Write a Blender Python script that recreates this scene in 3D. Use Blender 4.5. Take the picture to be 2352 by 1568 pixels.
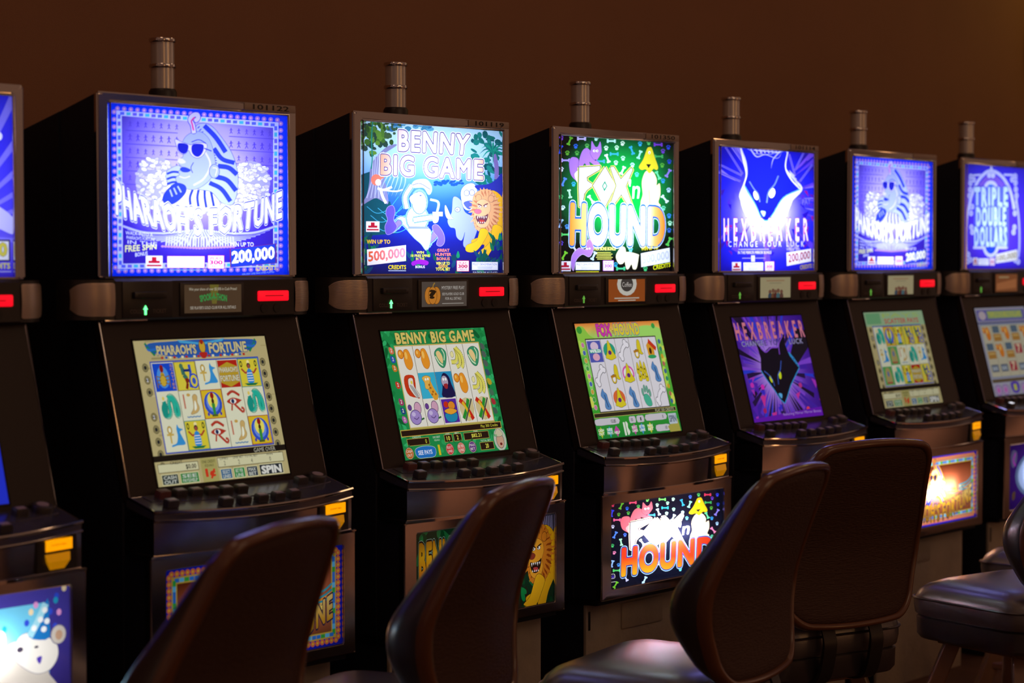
import bpy, bmesh, math, random
import numpy as np
from mathutils import Vector, Matrix
from mathutils.geometry import delaunay_2d_cdt

for o in list(bpy.data.objects):
    bpy.data.objects.remove(o)
SC = bpy.context.scene
COL = SC.collection
R = math.radians

# ------------------------------------------------------------------ camera, world, light, exposure
SC.view_settings.view_transform = 'Standard'
SC.view_settings.look = 'None'
SC.view_settings.exposure = 0.0
SC.view_settings.gamma = 1.0
SC.view_settings.use_curve_mapping = False

cam = bpy.data.cameras.new('camera')
cam_o = bpy.data.objects.new('camera', cam)
COL.objects.link(cam_o)
cam.sensor_fit = 'HORIZONTAL'
cam.sensor_width = 36.0
cam.lens = 36.0 * 4560 / 2352
cam_o.location = (0, -3.403, 1.38)
cam_o.rotation_euler = (R(90) - math.atan(192 / 4560), 0, -R(48.46))
cam.clip_start = 0.05
cam.dof.use_dof = True
cam.dof.focus_distance = 4.95
cam.dof.aperture_fstop = 2.8
SC.camera = cam_o

# the world is the rest of the dim casino room: warm brown gloom, darker below, with many small warm ceiling lights
W = bpy.data.worlds.new('room_world')
SC.world = W
W.use_nodes = True
nt = W.node_tree
nt.nodes.clear()
N, L = nt.nodes, nt.links
out = N.new('ShaderNodeOutputWorld')
bg = N.new('ShaderNodeBackground')
tc = N.new('ShaderNodeTexCoord')
sep = N.new('ShaderNodeSeparateXYZ')
L.new(tc.outputs['Generated'], sep.inputs[0])
mp = N.new('ShaderNodeMapping')
mp.inputs['Scale'].default_value = (1.0, 1.0, 0.18)
L.new(tc.outputs['Generated'], mp.inputs[0])
noi = N.new('ShaderNodeTexNoise')
noi.inputs['Scale'].default_value = 7.5
noi.inputs['Detail'].default_value = 1.5
L.new(mp.outputs[0], noi.inputs['Vector'])
ramp = N.new('ShaderNodeValToRGB')
cr = ramp.color_ramp
cr.interpolation = 'EASE'
cr.elements[0].position = 0.34
cr.elements[0].color = (0.016, 0.009, 0.010, 1)
cr.elements[1].position = 0.52
cr.elements[1].color = (0.21, 0.108, 0.070, 1)
e = cr.elements.new(0.40)
e.color = (0.030, 0.028, 0.070, 1)
e = cr.elements.new(0.44)
e.color = (0.11, 0.052, 0.032, 1)
L.new(noi.outputs['Fac'], ramp.inputs[0])
# small warm downlights in the upper part of the room
vor = N.new('ShaderNodeTexVoronoi')
vor.inputs['Scale'].default_value = 9.0
vor.inputs['Randomness'].default_value = 0.8
L.new(tc.outputs['Generated'], vor.inputs['Vector'])
lt = N.new('ShaderNodeMath'); lt.operation = 'LESS_THAN'; lt.inputs[1].default_value = 0.10
L.new(vor.outputs['Distance'], lt.inputs[0])
gz = N.new('ShaderNodeMath'); gz.operation = 'GREATER_THAN'; gz.inputs[1].default_value = 0.04
L.new(sep.outputs['Z'], gz.inputs[0])
mu = N.new('ShaderNodeMath'); mu.operation = 'MULTIPLY'
L.new(lt.outputs[0], mu.inputs[0]); L.new(gz.outputs[0], mu.inputs[1])
dots = N.new('ShaderNodeMixRGB'); dots.blend_type = 'MIX'
dots.inputs[2].default_value = (8.0, 3.7, 1.5, 1)
L.new(mu.outputs[0], dots.inputs[0]); L.new(ramp.outputs[0], dots.inputs[1])
# added warm upright slits in the world, drawing gold lines on the chrome edges
prev = dots.outputs[0]
for az, half, colr in ((-72, 0.9994, (3.0, 1.4, 0.45, 1)), (-112, 0.9992, (2.2, 1.0, 0.3, 1)), (-18, 0.9992, (1.2, 0.7, 0.45, 1))):
    flat = N.new('ShaderNodeVectorMath'); flat.operation = 'MULTIPLY'; flat.inputs[1].default_value = (1, 1, 0)
    L.new(tc.outputs['Generated'], flat.inputs[0])
    nrm = N.new('ShaderNodeVectorMath'); nrm.operation = 'NORMALIZE'
    L.new(flat.outputs[0], nrm.inputs[0])
    dp = N.new('ShaderNodeVectorMath'); dp.operation = 'DOT_PRODUCT'
    dp.inputs[1].default_value = (math.cos(R(az)), math.sin(R(az)), 0)
    L.new(nrm.outputs[0], dp.inputs[0])
    g1 = N.new('ShaderNodeMath'); g1.operation = 'GREATER_THAN'; g1.inputs[1].default_value = half
    L.new(dp.outputs['Value'], g1.inputs[0])
    zc = N.new('ShaderNodeMath'); zc.operation = 'COMPARE'; zc.inputs[1].default_value = 0.10; zc.inputs[2].default_value = 0.17
    L.new(sep.outputs['Z'], zc.inputs[0])
    mm = N.new('ShaderNodeMath'); mm.operation = 'MULTIPLY'
    L.new(g1.outputs[0], mm.inputs[0]); L.new(zc.outputs[0], mm.inputs[1])
    mxx = N.new('ShaderNodeMixRGB'); mxx.inputs[2].default_value = colr
    L.new(mm.outputs[0], mxx.inputs[0]); L.new(prev, mxx.inputs[1])
    prev = mxx.outputs[0]
L.new(prev, bg.inputs[0])
bg.inputs['Strength'].default_value = 0.76
L.new(bg.outputs[0], out.inputs[0])


def lamp(name, loc, rot, power, color, sx, sy=None, parent=None, spread=180):
    l = bpy.data.lights.new(name, 'AREA')
    l.energy = power
    l.color = color
    l.shape = 'RECTANGLE' if sy else 'DISK'
    l.size = sx
    if sy:
        l.size_y = sy
    l.spread = R(spread)
    o = bpy.data.objects.new(name, l)
    COL.objects.link(o)
    o.location = loc
    o.rotation_euler = rot
    o.parent = parent
    return o


# warm ceiling downlights of the room (above and beyond the frame) and one added fill
lamp('ceiling_and_fill_light', (8.3, 0.15, 3.1), (R(12), 0, 0), 2.6, (1.0, 0.72, 0.10), 0.25)
lamp('ceiling_and_fill_light', (4.6, -0.6, 3.3), (R(14), 0, 0), 1.9, (1.0, 0.60, 0.34), 0.5)
lamp('ceiling_and_fill_light', (2.0, -0.6, 3.3), (R(14), 0, 0), 1.5, (1.0, 0.60, 0.36), 0.5)
lamp('ceiling_and_fill_light', (6.8, -0.7, 3.3), (R(14), 0, 0), 1.5, (1.0, 0.60, 0.30), 0.5)
lamp('ceiling_and_fill_light', (3.4, -3.6, 3.3), (R(40), 0, R(-12)), 9.0, (1.0, 0.68, 0.42), 2.4)  # unseen soft front light, added to brighten stand fronts and chair backs

# lamps added over the unseen aisle; their carpet pools brighten the mirroring chrome fronts
for lx in (6.2, 8.6, 11.2):
    lamp('added_aisle_light', (lx, -4.3, 3.3), (0, 0, 0), 28.0, (1.0, 0.62, 0.38), 0.3, spread=75)


# ------------------------------------------------------------------ materials
def lin(h):
    if isinstance(h, (tuple, list)):
        return tuple(h[:3])
    h = h.lstrip('#')
    v = [int(h[i:i + 2], 16) / 255 for i in (0, 2, 4)]
    return tuple(x / 12.92 if x <= 0.04045 else ((x + 0.055) / 1.055) ** 2.4 for x in v)


MATS = {}


def mat(name, color, rough=0.5, metal=0.0, coat=0.0, bump=None, var=0.0, emis=None, estr=0.0, spec=0.5, scale=40.0, bscale=None):
    m = bpy.data.materials.new(name)
    m.use_nodes = True
    t = m.node_tree
    b = t.nodes['Principled BSDF']
    c = lin(color)
    b.inputs['Base Color'].default_value = (*c, 1)
    b.inputs['Roughness'].default_value = rough
    b.inputs['Metallic'].default_value = metal
    b.inputs['Coat Weight'].default_value = coat
    b.inputs['Coat Roughness'].default_value = 0.12
    b.inputs['Specular IOR Level'].default_value = spec
    if emis:
        b.inputs['Emission Color'].default_value = (*lin(emis), 1)
        b.inputs['Emission Strength'].default_value = estr
    tc_ = t.nodes.new('ShaderNodeTexCoord')
    n = t.nodes.new('ShaderNodeTexNoise')
    n.inputs['Scale'].default_value = scale
    n.inputs['Detail'].default_value = 4
    t.links.new(tc_.outputs['Object'], n.inputs['Vector'])
    mx = t.nodes.new('ShaderNodeMixRGB')
    v = max(var, 0.04)
    mx.inputs[1].default_value = (*[x * (1 - v) for x in c], 1)
    mx.inputs[2].default_value = (*[min(1, x * (1 + v)) for x in c], 1)
    t.links.new(n.outputs['Fac'], mx.inputs[0])
    t.links.new(mx.outputs[0], b.inputs['Base Color'])
    if bump:
        n2 = t.nodes.new('ShaderNodeTexNoise')
        n2.inputs['Scale'].default_value = bump[0]
        n2.inputs['Detail'].default_value = 3
        if bscale:
            mp_ = t.nodes.new('ShaderNodeMapping')
            mp_.inputs['Scale'].default_value = bscale
            t.links.new(tc_.outputs['Object'], mp_.inputs[0])
            t.links.new(mp_.outputs[0], n2.inputs['Vector'])
        else:
            t.links.new(tc_.outputs['Object'], n2.inputs['Vector'])
        bp = t.nodes.new('ShaderNodeBump')
        bp.inputs['Strength'].default_value = bump[1]
        bp.inputs['Distance'].default_value = 0.003
        t.links.new(n2.outputs['Fac'], bp.inputs['Height'])
        t.links.new(bp.outputs[0], b.inputs['Normal'])
    MATS[name] = m
    return m


M_WALL = mat('brown_wall_covering', (0.225, 0.100, 0.052), 0.85, bump=(260, 0.35), var=0.10, scale=3.0, bscale=(1, 1, 2.5))
M_FLOOR = mat('dark_carpet', (0.11, 0.05, 0.032), 0.95, bump=(400, 0.6), var=0.5, scale=9)
M_BLACK = mat('black_laminate', (0.012, 0.014, 0.028), 0.55, bump=(500, 0.15), spec=0.3)  # blue spill from the light boxes is put into the base colour
M_BEZEL = mat('black_brown_bezel', (0.020, 0.011, 0.009), 0.42, spec=0.35)
M_PLAST = mat('black_plastic', (0.022, 0.018, 0.018), 0.38)
M_CHROME = mat('chrome', (0.64, 0.60, 0.58), 0.06, metal=1.0)
M_CHROMER = mat('scuffed_chrome', (0.72, 0.69, 0.70), 0.14, metal=1.0)
M_DECK = mat('dark_plated_deck', (0.17, 0.16, 0.21), 0.22, metal=0.75, var=0.15)
M_STEEL = mat('brushed_tower', (0.62, 0.58, 0.56), 0.24, metal=0.55)
M_GRILLE = mat('speaker_grille_metal', (0.66, 0.55, 0.48), 0.36, metal=0.8)
M_WHITE = mat('white_light_chamber', (0.85, 0.85, 0.85), 0.8)
M_BTN = mat('dark_button', (0.035, 0.028, 0.028), 0.40)
M_BTNRED = mat('dull_red_button', (0.12, 0.035, 0.035), 0.42)
M_BTNTOP = mat('button_cap', (0.34, 0.27, 0.28), 0.35)
M_LIT = mat('lit_white_button', (0.8, 0.8, 0.85), 0.4, emis=(0.85, 0.9, 1.0), estr=1.1)
M_LABEL = mat('pale_number_label', (0.33, 0.24, 0.20), 0.45)
M_INK = mat('black_ink', (0.015, 0.012, 0.012), 0.6)
M_STAND = mat('grey_brown_stand', (0.40, 0.34, 0.27), 0.55, bump=(90, 0.4), var=0.25, scale=14)
M_RED = mat('red_reader_light', (0.5, 0.0, 0.01), 0.4, emis=(1.0, 0.004, 0.018), estr=1.0)
M_GREEN = mat('green_arrow_light', (0.1, 0.6, 0.2), 0.4, emis=(0.10, 1.0, 0.22), estr=3.2)
M_GREEND = mat('dim_green_arrow', (0.1, 0.3, 0.1), 0.4, emis=(0.12, 0.42, 0.05), estr=0.8)
M_AMBER = mat('amber_lit_lens', (0.8, 0.35, 0.0), 0.35, emis=(1.0, 0.36, 0.0), estr=1.0)
M_AMBERD = mat('amber_dim_lens', (0.6, 0.28, 0.0), 0.3, emis=(0.50, 0.19, 0.0), estr=0.6)
M_BROWNTXT = mat('faint_grey_print', (0.13, 0.10, 0.09), 0.5)
M_LEATHER = mat('dark_leather', (0.030, 0.024, 0.026), 0.30, bump=(420, 0.10), spec=0.8, coat=0.3)
M_SEAT = mat('grey_black_leather', (0.085, 0.074, 0.075), 0.34, bump=(300, 0.12), spec=1.0, coat=1.0)
M_SEAT.node_tree.nodes['Principled BSDF'].inputs['Coat Roughness'].default_value = 0.25
M_BACK = mat('brown_textured_vinyl', (0.050, 0.020, 0.012), 0.62, bump=(150, 0.9), spec=0.35, bscale=(0.5, 0.5, 2.2))
M_TRIM = mat('brown_piping', (0.12, 0.045, 0.02), 0.26, coat=0.4)
M_WOOD = mat('worn_varnished_wood', (0.20, 0.10, 0.05), 0.38, var=0.3, scale=12, coat=0.2)
M_IRON = mat('dark_iron', (0.03, 0.025, 0.025), 0.4, metal=0.5)


def attr_mat(name, kind, strength=1.0, rough=0.04, refl=0.05):
    """kind 'glass': printed translucent sheet lit from behind; 'screen': self-lit display."""
    m = bpy.data.materials.new(name)
    m.use_nodes = True
    t = m.node_tree
    t.nodes.clear()
    o_ = t.nodes.new('ShaderNodeOutputMaterial')
    at = t.nodes.new('ShaderNodeAttribute')
    at.attribute_name = 'Col'
    gl = t.nodes.new('ShaderNodeBsdfGlossy')
    gl.inputs['Roughness'].default_value = rough
    gl.inputs['Color'].default_value = (1, 1, 1, 1)
    mix = t.nodes.new('ShaderNodeMixShader')
    mix.inputs[0].default_value = refl
    if kind == 'glass':
        s = t.nodes.new('ShaderNodeBsdfTranslucent')
    else:
        s = t.nodes.new('ShaderNodeEmission')
        s.inputs['Strength'].default_value = strength
    t.links.new(at.outputs['Color'], s.inputs['Color'])
    t.links.new(s.outputs[0], mix.inputs[1])
    t.links.new(gl.outputs[0], mix.inputs[2])
    t.links.new(mix.outputs[0], o_.inputs[0])
    return m


M_GLASS = attr_mat('backlit_printed_glass', 'glass')
M_SCREEN = attr_mat('game_display', 'screen', 0.80, refl=0.02)
M_SCREEND = attr_mat('dim_game_display', 'screen', 0.55, refl=0.02)
M_MINI = attr_mat('small_info_display', 'screen', 0.62, refl=0.02)


# ------------------------------------------------------------------ mesh helpers
def new_bm():
    return bmesh.new()


def box(bm, x0, x1, y0, y1, z0, z1, bev=0.0, mi=0, seg=2):
    vs = [bm.verts.new(p) for p in ((x0, y0, z0), (x1, y0, z0), (x1, y1, z0), (x0, y1, z0),
                                    (x0, y0, z1), (x1, y0, z1), (x1, y1, z1), (x0, y1, z1))]
    fs = [bm.faces.new([vs[i] for i in f]) for f in ((3, 2, 1, 0), (4, 5, 6, 7), (0, 1, 5, 4), (1, 2, 6, 5), (2, 3, 7, 6), (3, 0, 4, 7))]
    for f in fs:
        f.material_index = mi
    if bev > 0:
        es = list({e for f in fs for e in f.edges})
        r = bmesh.ops.bevel(bm, geom=es, offset=bev, segments=seg, affect='EDGES', profile=0.5)
        for f in r['faces']:
            f.material_index = mi
    return vs


def loft(bm, rings, cap0=True, cap1=True, closed=True, mi=0):
    rv = [[bm.verts.new(p) for p in r] for r in rings]
    n = len(rv[0])
    for a, b in zip(rv, rv[1:]):
        for i in range(n if closed else n - 1):
            j = (i + 1) % n
            f = bm.faces.new((a[i], a[j], b[j], b[i]))
            f.material_index = mi
    if cap0:
        bm.faces.new(rv[0][::-1]).material_index = mi
    if cap1:
        bm.faces.new(rv[-1]).material_index = mi
    return rv


def prism_x(bm, prof, x0, x1, mi=0):
    """prof: list of (y,z)"""
    return loft(bm, [[(x0, y, z) for y, z in prof], [(x1, y, z) for y, z in prof]], mi=mi)


def lathe(bm, prof, cx=0, cy=0, n=32, mi=0):
    return loft(bm, [[(cx + r * math.cos(2 * math.pi * i / n), cy + r * math.sin(2 * math.pi * i / n), z) for i in range(n)] for r, z in prof], mi=mi)


def tube(bm, pts, r, n=10, closed=False, cap=True, mi=0):
    pts = [Vector(p) for p in pts]
    rings = []
    up = Vector((0.137, 0.31, 0.94)).normalized()
    m = len(pts)
    for i, p in enumerate(pts):
        a = pts[(i - 1) % m] if (closed or i > 0) else p
        b = pts[(i + 1) % m] if (closed or i < m - 1) else p
        t = (b - a).normalized()
        u = t.cross(up)
        if u.length < 1e-3:
            u = t.cross(Vector((1, 0, 0)))
        u.normalize()
        v = t.cross(u)
        rr = r[i] if isinstance(r, (list, tuple)) else r
        rings.append([p + u * rr * math.cos(2 * math.pi * k / n) + v * rr * math.sin(2 * math.pi * k / n) for k in range(n)])
    if closed:
        rings.append(rings[0])
    return loft(bm, rings, cap0=cap and not closed, cap1=cap and not closed, mi=mi)


def beam(bm, a, b, w, d, bev=0.002, mi=0):
    """a bar of rectangular section from a to b"""
    a, b = Vector(a), Vector(b)
    t = (b - a).normalized()
    u = t.cross(Vector((0, 0, 1)))
    if u.length < 1e-3:
        u = Vector((1, 0, 0))
    u.normalize()
    v = t.cross(u)
    ring = [(-w, -d + bev * 2), (-w + bev * 2, -d), (w - bev * 2, -d), (w, -d + bev * 2), (w, d - bev * 2), (w - bev * 2, d), (-w + bev * 2, d), (-w, d - bev * 2)]
    loft(bm, [[p + u * x + v * y for x, y in ring] for p in (a, b)], mi=mi)


def finish(bm, name, mats, smooth=35):
    bmesh.ops.recalc_face_normals(bm, faces=bm.faces)
    me = bpy.data.meshes.new(name)
    bm.to_mesh(me)
    bm.free()
    for m in (mats if isinstance(mats, (list, tuple)) else [mats]):
        me.materials.append(m)
    if smooth:
        me.shade_smooth()
        me.set_sharp_from_angle(angle=R(smooth))
    return me


CACHE = {}


def part(name, build, mats, parent=None, loc=(0, 0, 0), rot=(0, 0, 0), key=None, smooth=35, label=None):
    """link one mesh object; the mesh is built once per key and shared by its repeats"""
    k = key or name
    if k not in CACHE:
        if callable(build):
            bm = new_bm()
            build(bm)
            CACHE[k] = finish(bm, name, mats, smooth)
        else:
            CACHE[k] = build
    o = bpy.data.objects.new(name, CACHE[k])
    COL.objects.link(o)
    o.parent = parent
    o.location = loc
    o.rotation_euler = rot
    if label:
        o['label'] = label
    return o


def thing(name, label, cat, loc=(0, 0, 0), rz=0, group=None):
    o = bpy.data.objects.new(name, None)
    o.empty_display_size = 0.1
    COL.objects.link(o)
    o.location = loc
    o.rotation_euler = (0, 0, rz)
    o['label'] = label
    o['category'] = cat
    if group:
        o['group'] = group
    return o


# ------------------------------------------------------------------ flat printed art: layered outlines flattened to ONE coloured sheet
def homography(q):
    """quad (tl,tr,br,bl) in sketch units -> unit square"""
    src = q
    dst = [(0, 0), (1, 0), (1, 1), (0, 1)]
    A, b = [], []
    for (x, y), (u, v) in zip(src, dst):
        A.append([x, y, 1, 0, 0, 0, -u * x, -u * y]); b.append(u)
        A.append([0, 0, 0, x, y, 1, -v * x, -v * y]); b.append(v)
    h = np.linalg.solve(np.array(A, float), np.array(b, float))
    return np.append(h, 1).reshape(3, 3)


def hom(Hm, P):
    P = np.asarray(P, float).reshape(-1, 2)
    q = np.c_[P, np.ones(len(P))] @ Hm.T
    return q[:, :2] / q[:, 2:3]


GLYPH = {}


def glyphs(text, off=0.0, space=1.0, res=2):
    k = (text, round(off, 4), space, res)
    if k in GLYPH:
        return GLYPH[k]
    c = bpy.data.curves.new('lettering', 'FONT')
    c.body = text
    c.fill_mode = 'NONE'
    c.resolution_u = res
    c.offset = off
    c.space_character = space
    c.align_x = 'LEFT'
    o = bpy.data.objects.new('lettering', c)
    COL.objects.link(o)
    ev = o.evaluated_get(bpy.context.evaluated_depsgraph_get())
    me = ev.to_mesh()
    nv = len(me.vertices)
    co = np.array([v.co[:2] for v in me.vertices]).reshape(-1, 2)
    nxt = {}
    for e_ in me.edges:
        a, b = e_.vertices
        nxt.setdefault(a, []).append(b)
    loops, seen = [], set()
    for s in range(nv):
        if s in seen:
            continue
        lp, cur = [], s
        while cur not in seen:
            seen.add(cur); lp.append(cur)
            n_ = [w for w in nxt.get(cur, []) if w not in seen]
            if not n_:
                break
            cur = n_[0]
        if len(lp) > 2:
            loops.append(co[lp])
    ev.to_mesh_clear()
    bpy.data.objects.remove(o)
    bpy.data.curves.remove(c)
    GLYPH[k] = loops
    return loops


def smooth_pts(pts, k=5):
    n = len(pts)
    P = [np.array(p, float) for p in pts]
    outp = []
    for i in range(n):
        a, b, c, d = P[i - 1], P[i], P[(i + 1) % n], P[(i + 2) % n]
        for s in range(k):
            t = s / k
            outp.append(0.5 * ((2 * b) + (-a + c) * t + (2 * a - 5 * b + 4 * c - d) * t * t + (-a + 3 * b - 3 * c + d) * t ** 3))
    return np.array(outp)


def open_smooth(pts, k=5):
    P = [np.array(p, float) for p in pts]
    P = [2 * P[0] - P[1]] + P + [2 * P[-1] - P[-2]]
    outp = []
    for i in range(1, len(P) - 2):
        a, b, c, d = P[i - 1], P[i], P[i + 1], P[i + 2]
        for s in range(k):
            t = s / k
            outp.append(0.5 * ((2 * b) + (-a + c) * t + (2 * a - 5 * b + 4 * c - d) * t * t + (-a + 3 * b - 3 * c + d) * t ** 3))
    outp.append(P[-2])
    return np.array(outp)


def ccw(lp):
    x, y = lp[:, 0], lp[:, 1]
    return lp if (x * np.roll(y, -1) - y * np.roll(x, -1)).sum() > 0 else lp[::-1]


class Art:
    def __init__(s, quad, asp, base, grid=(18, 14)):
        s.H = homography(quad)
        s.Hi = np.linalg.inv(s.H)
        s.asp = asp                      # width / height of the real panel
        s.items = []
        s.grid = grid
        s.q = quad
        s.add([np.array(quad, float)], base, full=True)

    # colours: '#rrggbb' | ('v', y0, c0, y1, c1, ...) | ('h', x0, c0, ...) | ('r', cx, cy, r0, c0, r1, c1, ...)
    def add(s, loops, color, full=False):
        loops = [np.asarray(l, float) for l in loops if len(l) > 2]
        if loops:
            s.items.append(([hom(s.H, l) for l in loops], color, full))

    def P(s, color, *pts):
        s.add([ccw(np.array(pts, float))], color)

    def S(s, color, *pts, k=5, line=None, w=3):
        p = smooth_pts(pts, k)
        if line:
            s.L(line, w, list(map(tuple, p)) + [tuple(p[0])])
        s.add([ccw(p)], color)

    def E(s, color, cx, cy, rx, ry=None, rot=0, n=16, line=None, w=3):
        ry = rx if ry is None else ry
        a = np.linspace(0, 2 * math.pi, n, endpoint=False)
        c_, s_ = math.cos(R(rot)), math.sin(R(rot))
        f = lambda gx, gy: np.c_[cx + gx * np.cos(a) * c_ - gy * np.sin(a) * s_, cy + gx * np.cos(a) * s_ + gy * np.sin(a) * c_]
        if line:
            s.add([ccw(f(rx + w, ry + w))], line)
        s.add([ccw(f(rx, ry))], color)

    def B(s, color, x0, y0, x1, y1, line=None, w=2):
        if line:
            s.P(line, (x0 - w, y0 - w), (x1 + w, y0 - w), (x1 + w, y1 + w), (x0 - w, y1 + w))
        s.P(color, (x0, y0), (x1, y0), (x1, y1), (x0, y1))

    def Q(s, color, q, line=None, w=2):
        q = [np.array(p, float) for p in q]
        if line:
            c = sum(q) / 4
            s.P(line, *[tuple(p + (p - c) / np.linalg.norm(p - c) * w * 1.4) for p in q])
        s.P(color, *map(tuple, q))

    def L(s, color, w, pts, curve=False, taper=False):
        p = open_smooth(pts) if curve else np.array(pts, float)
        loops = []
        m = len(p)
        hw = [w / 2 * ((1 - i / (m - 1)) if taper else 1) + 0.05 for i in range(m)]
        for i in range(m - 1):
            d = p[i + 1] - p[i]
            ln = np.linalg.norm(d)
            if ln < 1e-6:
                continue
            nrm = np.array([-d[1], d[0]]) / ln
            loops.append(ccw(np.array([p[i] + nrm * hw[i], p[i + 1] + nrm * hw[i + 1], p[i + 1] - nrm * hw[i + 1], p[i] - nrm * hw[i]])))
            if w > 5 and i < m - 2:
                a = np.linspace(0, 2 * math.pi, 7, endpoint=False)
                loops.append(ccw(np.c_[p[i + 1][0] + hw[i + 1] * np.cos(a), p[i + 1][1] + hw[i + 1] * np.sin(a)]))
        s.add(loops, color)

    def T(s, text, top, bot, color, off=0.0, line=None, lo=0.03, space=1.0, res=2, line2=None, lo2=0.06):
        """lettering stretched between a top and a bottom polyline (sketch units)"""
        top, bot = np.array(top, float), np.array(bot, float)
        base = glyphs(text, 0, space, res)
        if not base:
            return
        al = np.vstack(base)
        x0, x1 = al[:, 0].min(), al[:, 0].max()
        y0, y1 = al[:, 1].min(), al[:, 1].max()

        def along(c, u):
            x = np.clip(u, 0, 1) * (len(c) - 1)
            k = np.arange(len(c))
            e_ = u - np.clip(u, 0, 1)
            r_ = np.c_[np.interp(x, k, c[:, 0]), np.interp(x, k, c[:, 1])]
            d = (c[-1] - c[0])
            return r_ + e_[:, None] * d

        area = lambda l: (l[:, 0] * np.roll(l[:, 1], -1) - l[:, 1] * np.roll(l[:, 0], -1)).sum()
        big = max(base, key=lambda l: abs(area(l)))
        sgn = 1 if area(big) > 0 else -1
        hexa = np.linspace(0, 2 * math.pi, 8, endpoint=False)[::sgn]

        def warp(lp):
            u = (lp[:, 0] - x0) / max(x1 - x0, 1e-6)
            v = (lp[:, 1] - y0) / max(y1 - y0, 1e-6)
            a, b = along(top, u), along(bot, u)
            return b + (a - b) * v[:, None]

        def put(o_, col):
            # the glyphs plus, for weight or an outline, a stroke of half-width o_ around every contour: one nonzero-winding item
            lps = list(base)
            if o_ > 0.004:
                for lp in base:
                    for a, b in zip(lp, np.roll(lp, -1, axis=0)):
                        d = b - a
                        ln = np.hypot(*d)
                        if ln < 1e-6:
                            continue
                        n_ = np.array([-d[1], d[0]]) / ln * o_
                        q_ = np.array([a + n_, a - n_, b - n_, b + n_])
                        lps.append(q_ if area(q_) * sgn > 0 else q_[::-1])
                        if o_ > 0.02:
                            lps.append(np.c_[a[0] + o_ * np.cos(hexa), a[1] + o_ * np.sin(hexa)])
            s.add([warp(l) for l in lps], col)
        if line2:
            put(off + lo2, line2)
        if line:
            put(off + lo, line)
        put(off, color)

    def TB(s, text, x0, y0, x1, y1, color, **k):
        sk = k.pop('skew', 0)
        s.T(text, [(x0, y0), (x1, y0 + sk)], [(x0, y1), (x1, y1 + sk)], color, **k)

    def color_at(s, color, P):
        if isinstance(color, str) or not isinstance(color[0], str):
            return np.tile(np.array(lin(color)), (len(P), 1))
        k = color[0]
        if k == 'r':
            d = np.hypot(P[:, 0] - color[1], P[:, 1] - color[2])
            st = color[3:]
        else:
            d = P[:, 1] if k == 'v' else P[:, 0]
            st = color[1:]
        xs = [st[i] for i in range(0, len(st), 2)]
        cs = np.array([lin(st[i]) for i in range(1, len(st), 2)])
        return np.c_[[np.interp(d, xs, cs[:, j]) for j in range(3)]].T

    def mesh(s, name, place, material):
        """place(u, v) -> local 3D point on the panel"""
        V, Ed = [], []
        for loops, _, full in s.items:
            for lp in loops:
                if lp[:, 0].max() < 0 or lp[:, 0].min() > 1 or lp[:, 1].max() < 0 or lp[:, 1].min() > 1:
                    continue
                n0 = len(V)
                V.extend(map(tuple, lp))
                Ed.extend((n0 + i, n0 + (i + 1) % len(lp)) for i in range(len(lp)))
        gx, gy = s.grid
        rnd = random.Random(3)
        for i in range(1, gx):
            for j in range(1, gy):
                V.append(((i + rnd.uniform(-.1, .1)) / gx, (j + rnd.uniform(-.1, .1)) / gy))
        pts = [Vector((a * s.asp, b)) for a, b in V]
        vo, eo, fo, _, _, _ = delaunay_2d_cdt(pts, Ed, [], 0, 2e-5, False)
        vo = np.array([(v[0] / s.asp, v[1]) for v in vo])
        F = np.array([f for f in fo if len(f) == 3])
        C = vo[F].mean(axis=1)
        ok = (C[:, 0] > 0) & (C[:, 0] < 1) & (C[:, 1] > 0) & (C[:, 1] < 1)
        F, C = F[ok], C[ok]
        top = np.zeros(len(F), int)
        for k, (loops, _, full) in enumerate(s.items):
            if full:
                top[:] = k
                continue
            al = np.vstack(loops)
            lo, hi = al.min(0), al.max(0)
            idx = np.nonzero((C[:, 0] >= lo[0]) & (C[:, 0] <= hi[0]) & (C[:, 1] >= lo[1]) & (C[:, 1] <= hi[1]))[0]
            if not len(idx):
                continue
            p = C[idx]
            wn = np.zeros(len(idx), int)
            order = np.argsort(p[:, 0], kind='stable')
            ps = p[order]
            ws = np.zeros(len(idx), int)
            for lp in loops:
                l0, l1 = lp.min(0), lp.max(0)
                i0, i1 = np.searchsorted(ps[:, 0], l0[0]), np.searchsorted(ps[:, 0], l1[0])
                if i1 <= i0:
                    continue
                sub = ps[i0:i1]
                m_ = np.nonzero((sub[:, 1] >= l0[1]) & (sub[:, 1] <= l1[1]))[0]
                if not len(m_):
                    continue
                a, b = lp, np.roll(lp, -1, axis=0)
                ay, by = a[None, :, 1], b[None, :, 1]
                py, px = sub[m_, 1:2], sub[m_, 0:1]
                cr_ = (b[None, :, 0] - a[None, :, 0]) * (py - ay) - (px - a[None, :, 0]) * (by - ay)
                ws[i0 + m_] += ((ay <= py) & (by > py) & (cr_ > 0)).sum(1) - ((ay > py) & (by <= py) & (cr_ < 0)).sum(1)
            wn[order] = ws
            top[idx[wn != 0]] = k
        cols = np.zeros((len(F), 3, 3))
        sk = hom(s.Hi, vo)
        for k in np.unique(top):
            f = np.nonzero(top == k)[0]
            cols[f] = s.color_at(s.items[k][1], sk[F[f]].reshape(-1, 2)).reshape(-1, 3, 3)
        used = np.unique(F)
        remap = -np.ones(len(vo), int)
        remap[used] = np.arange(len(used))
        me = bpy.data.meshes.new(name)
        me.from_pydata([place(float(vo[i][0]), float(vo[i][1])) for i in used], [], remap[F].tolist())
        ca = me.color_attributes.new('Col', 'FLOAT_COLOR', 'CORNER')
        flat = np.ones((len(F) * 3, 4), np.float32)
        # loop order follows from_pydata's face order
        flat[:, :3] = cols.reshape(-1, 3)
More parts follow.
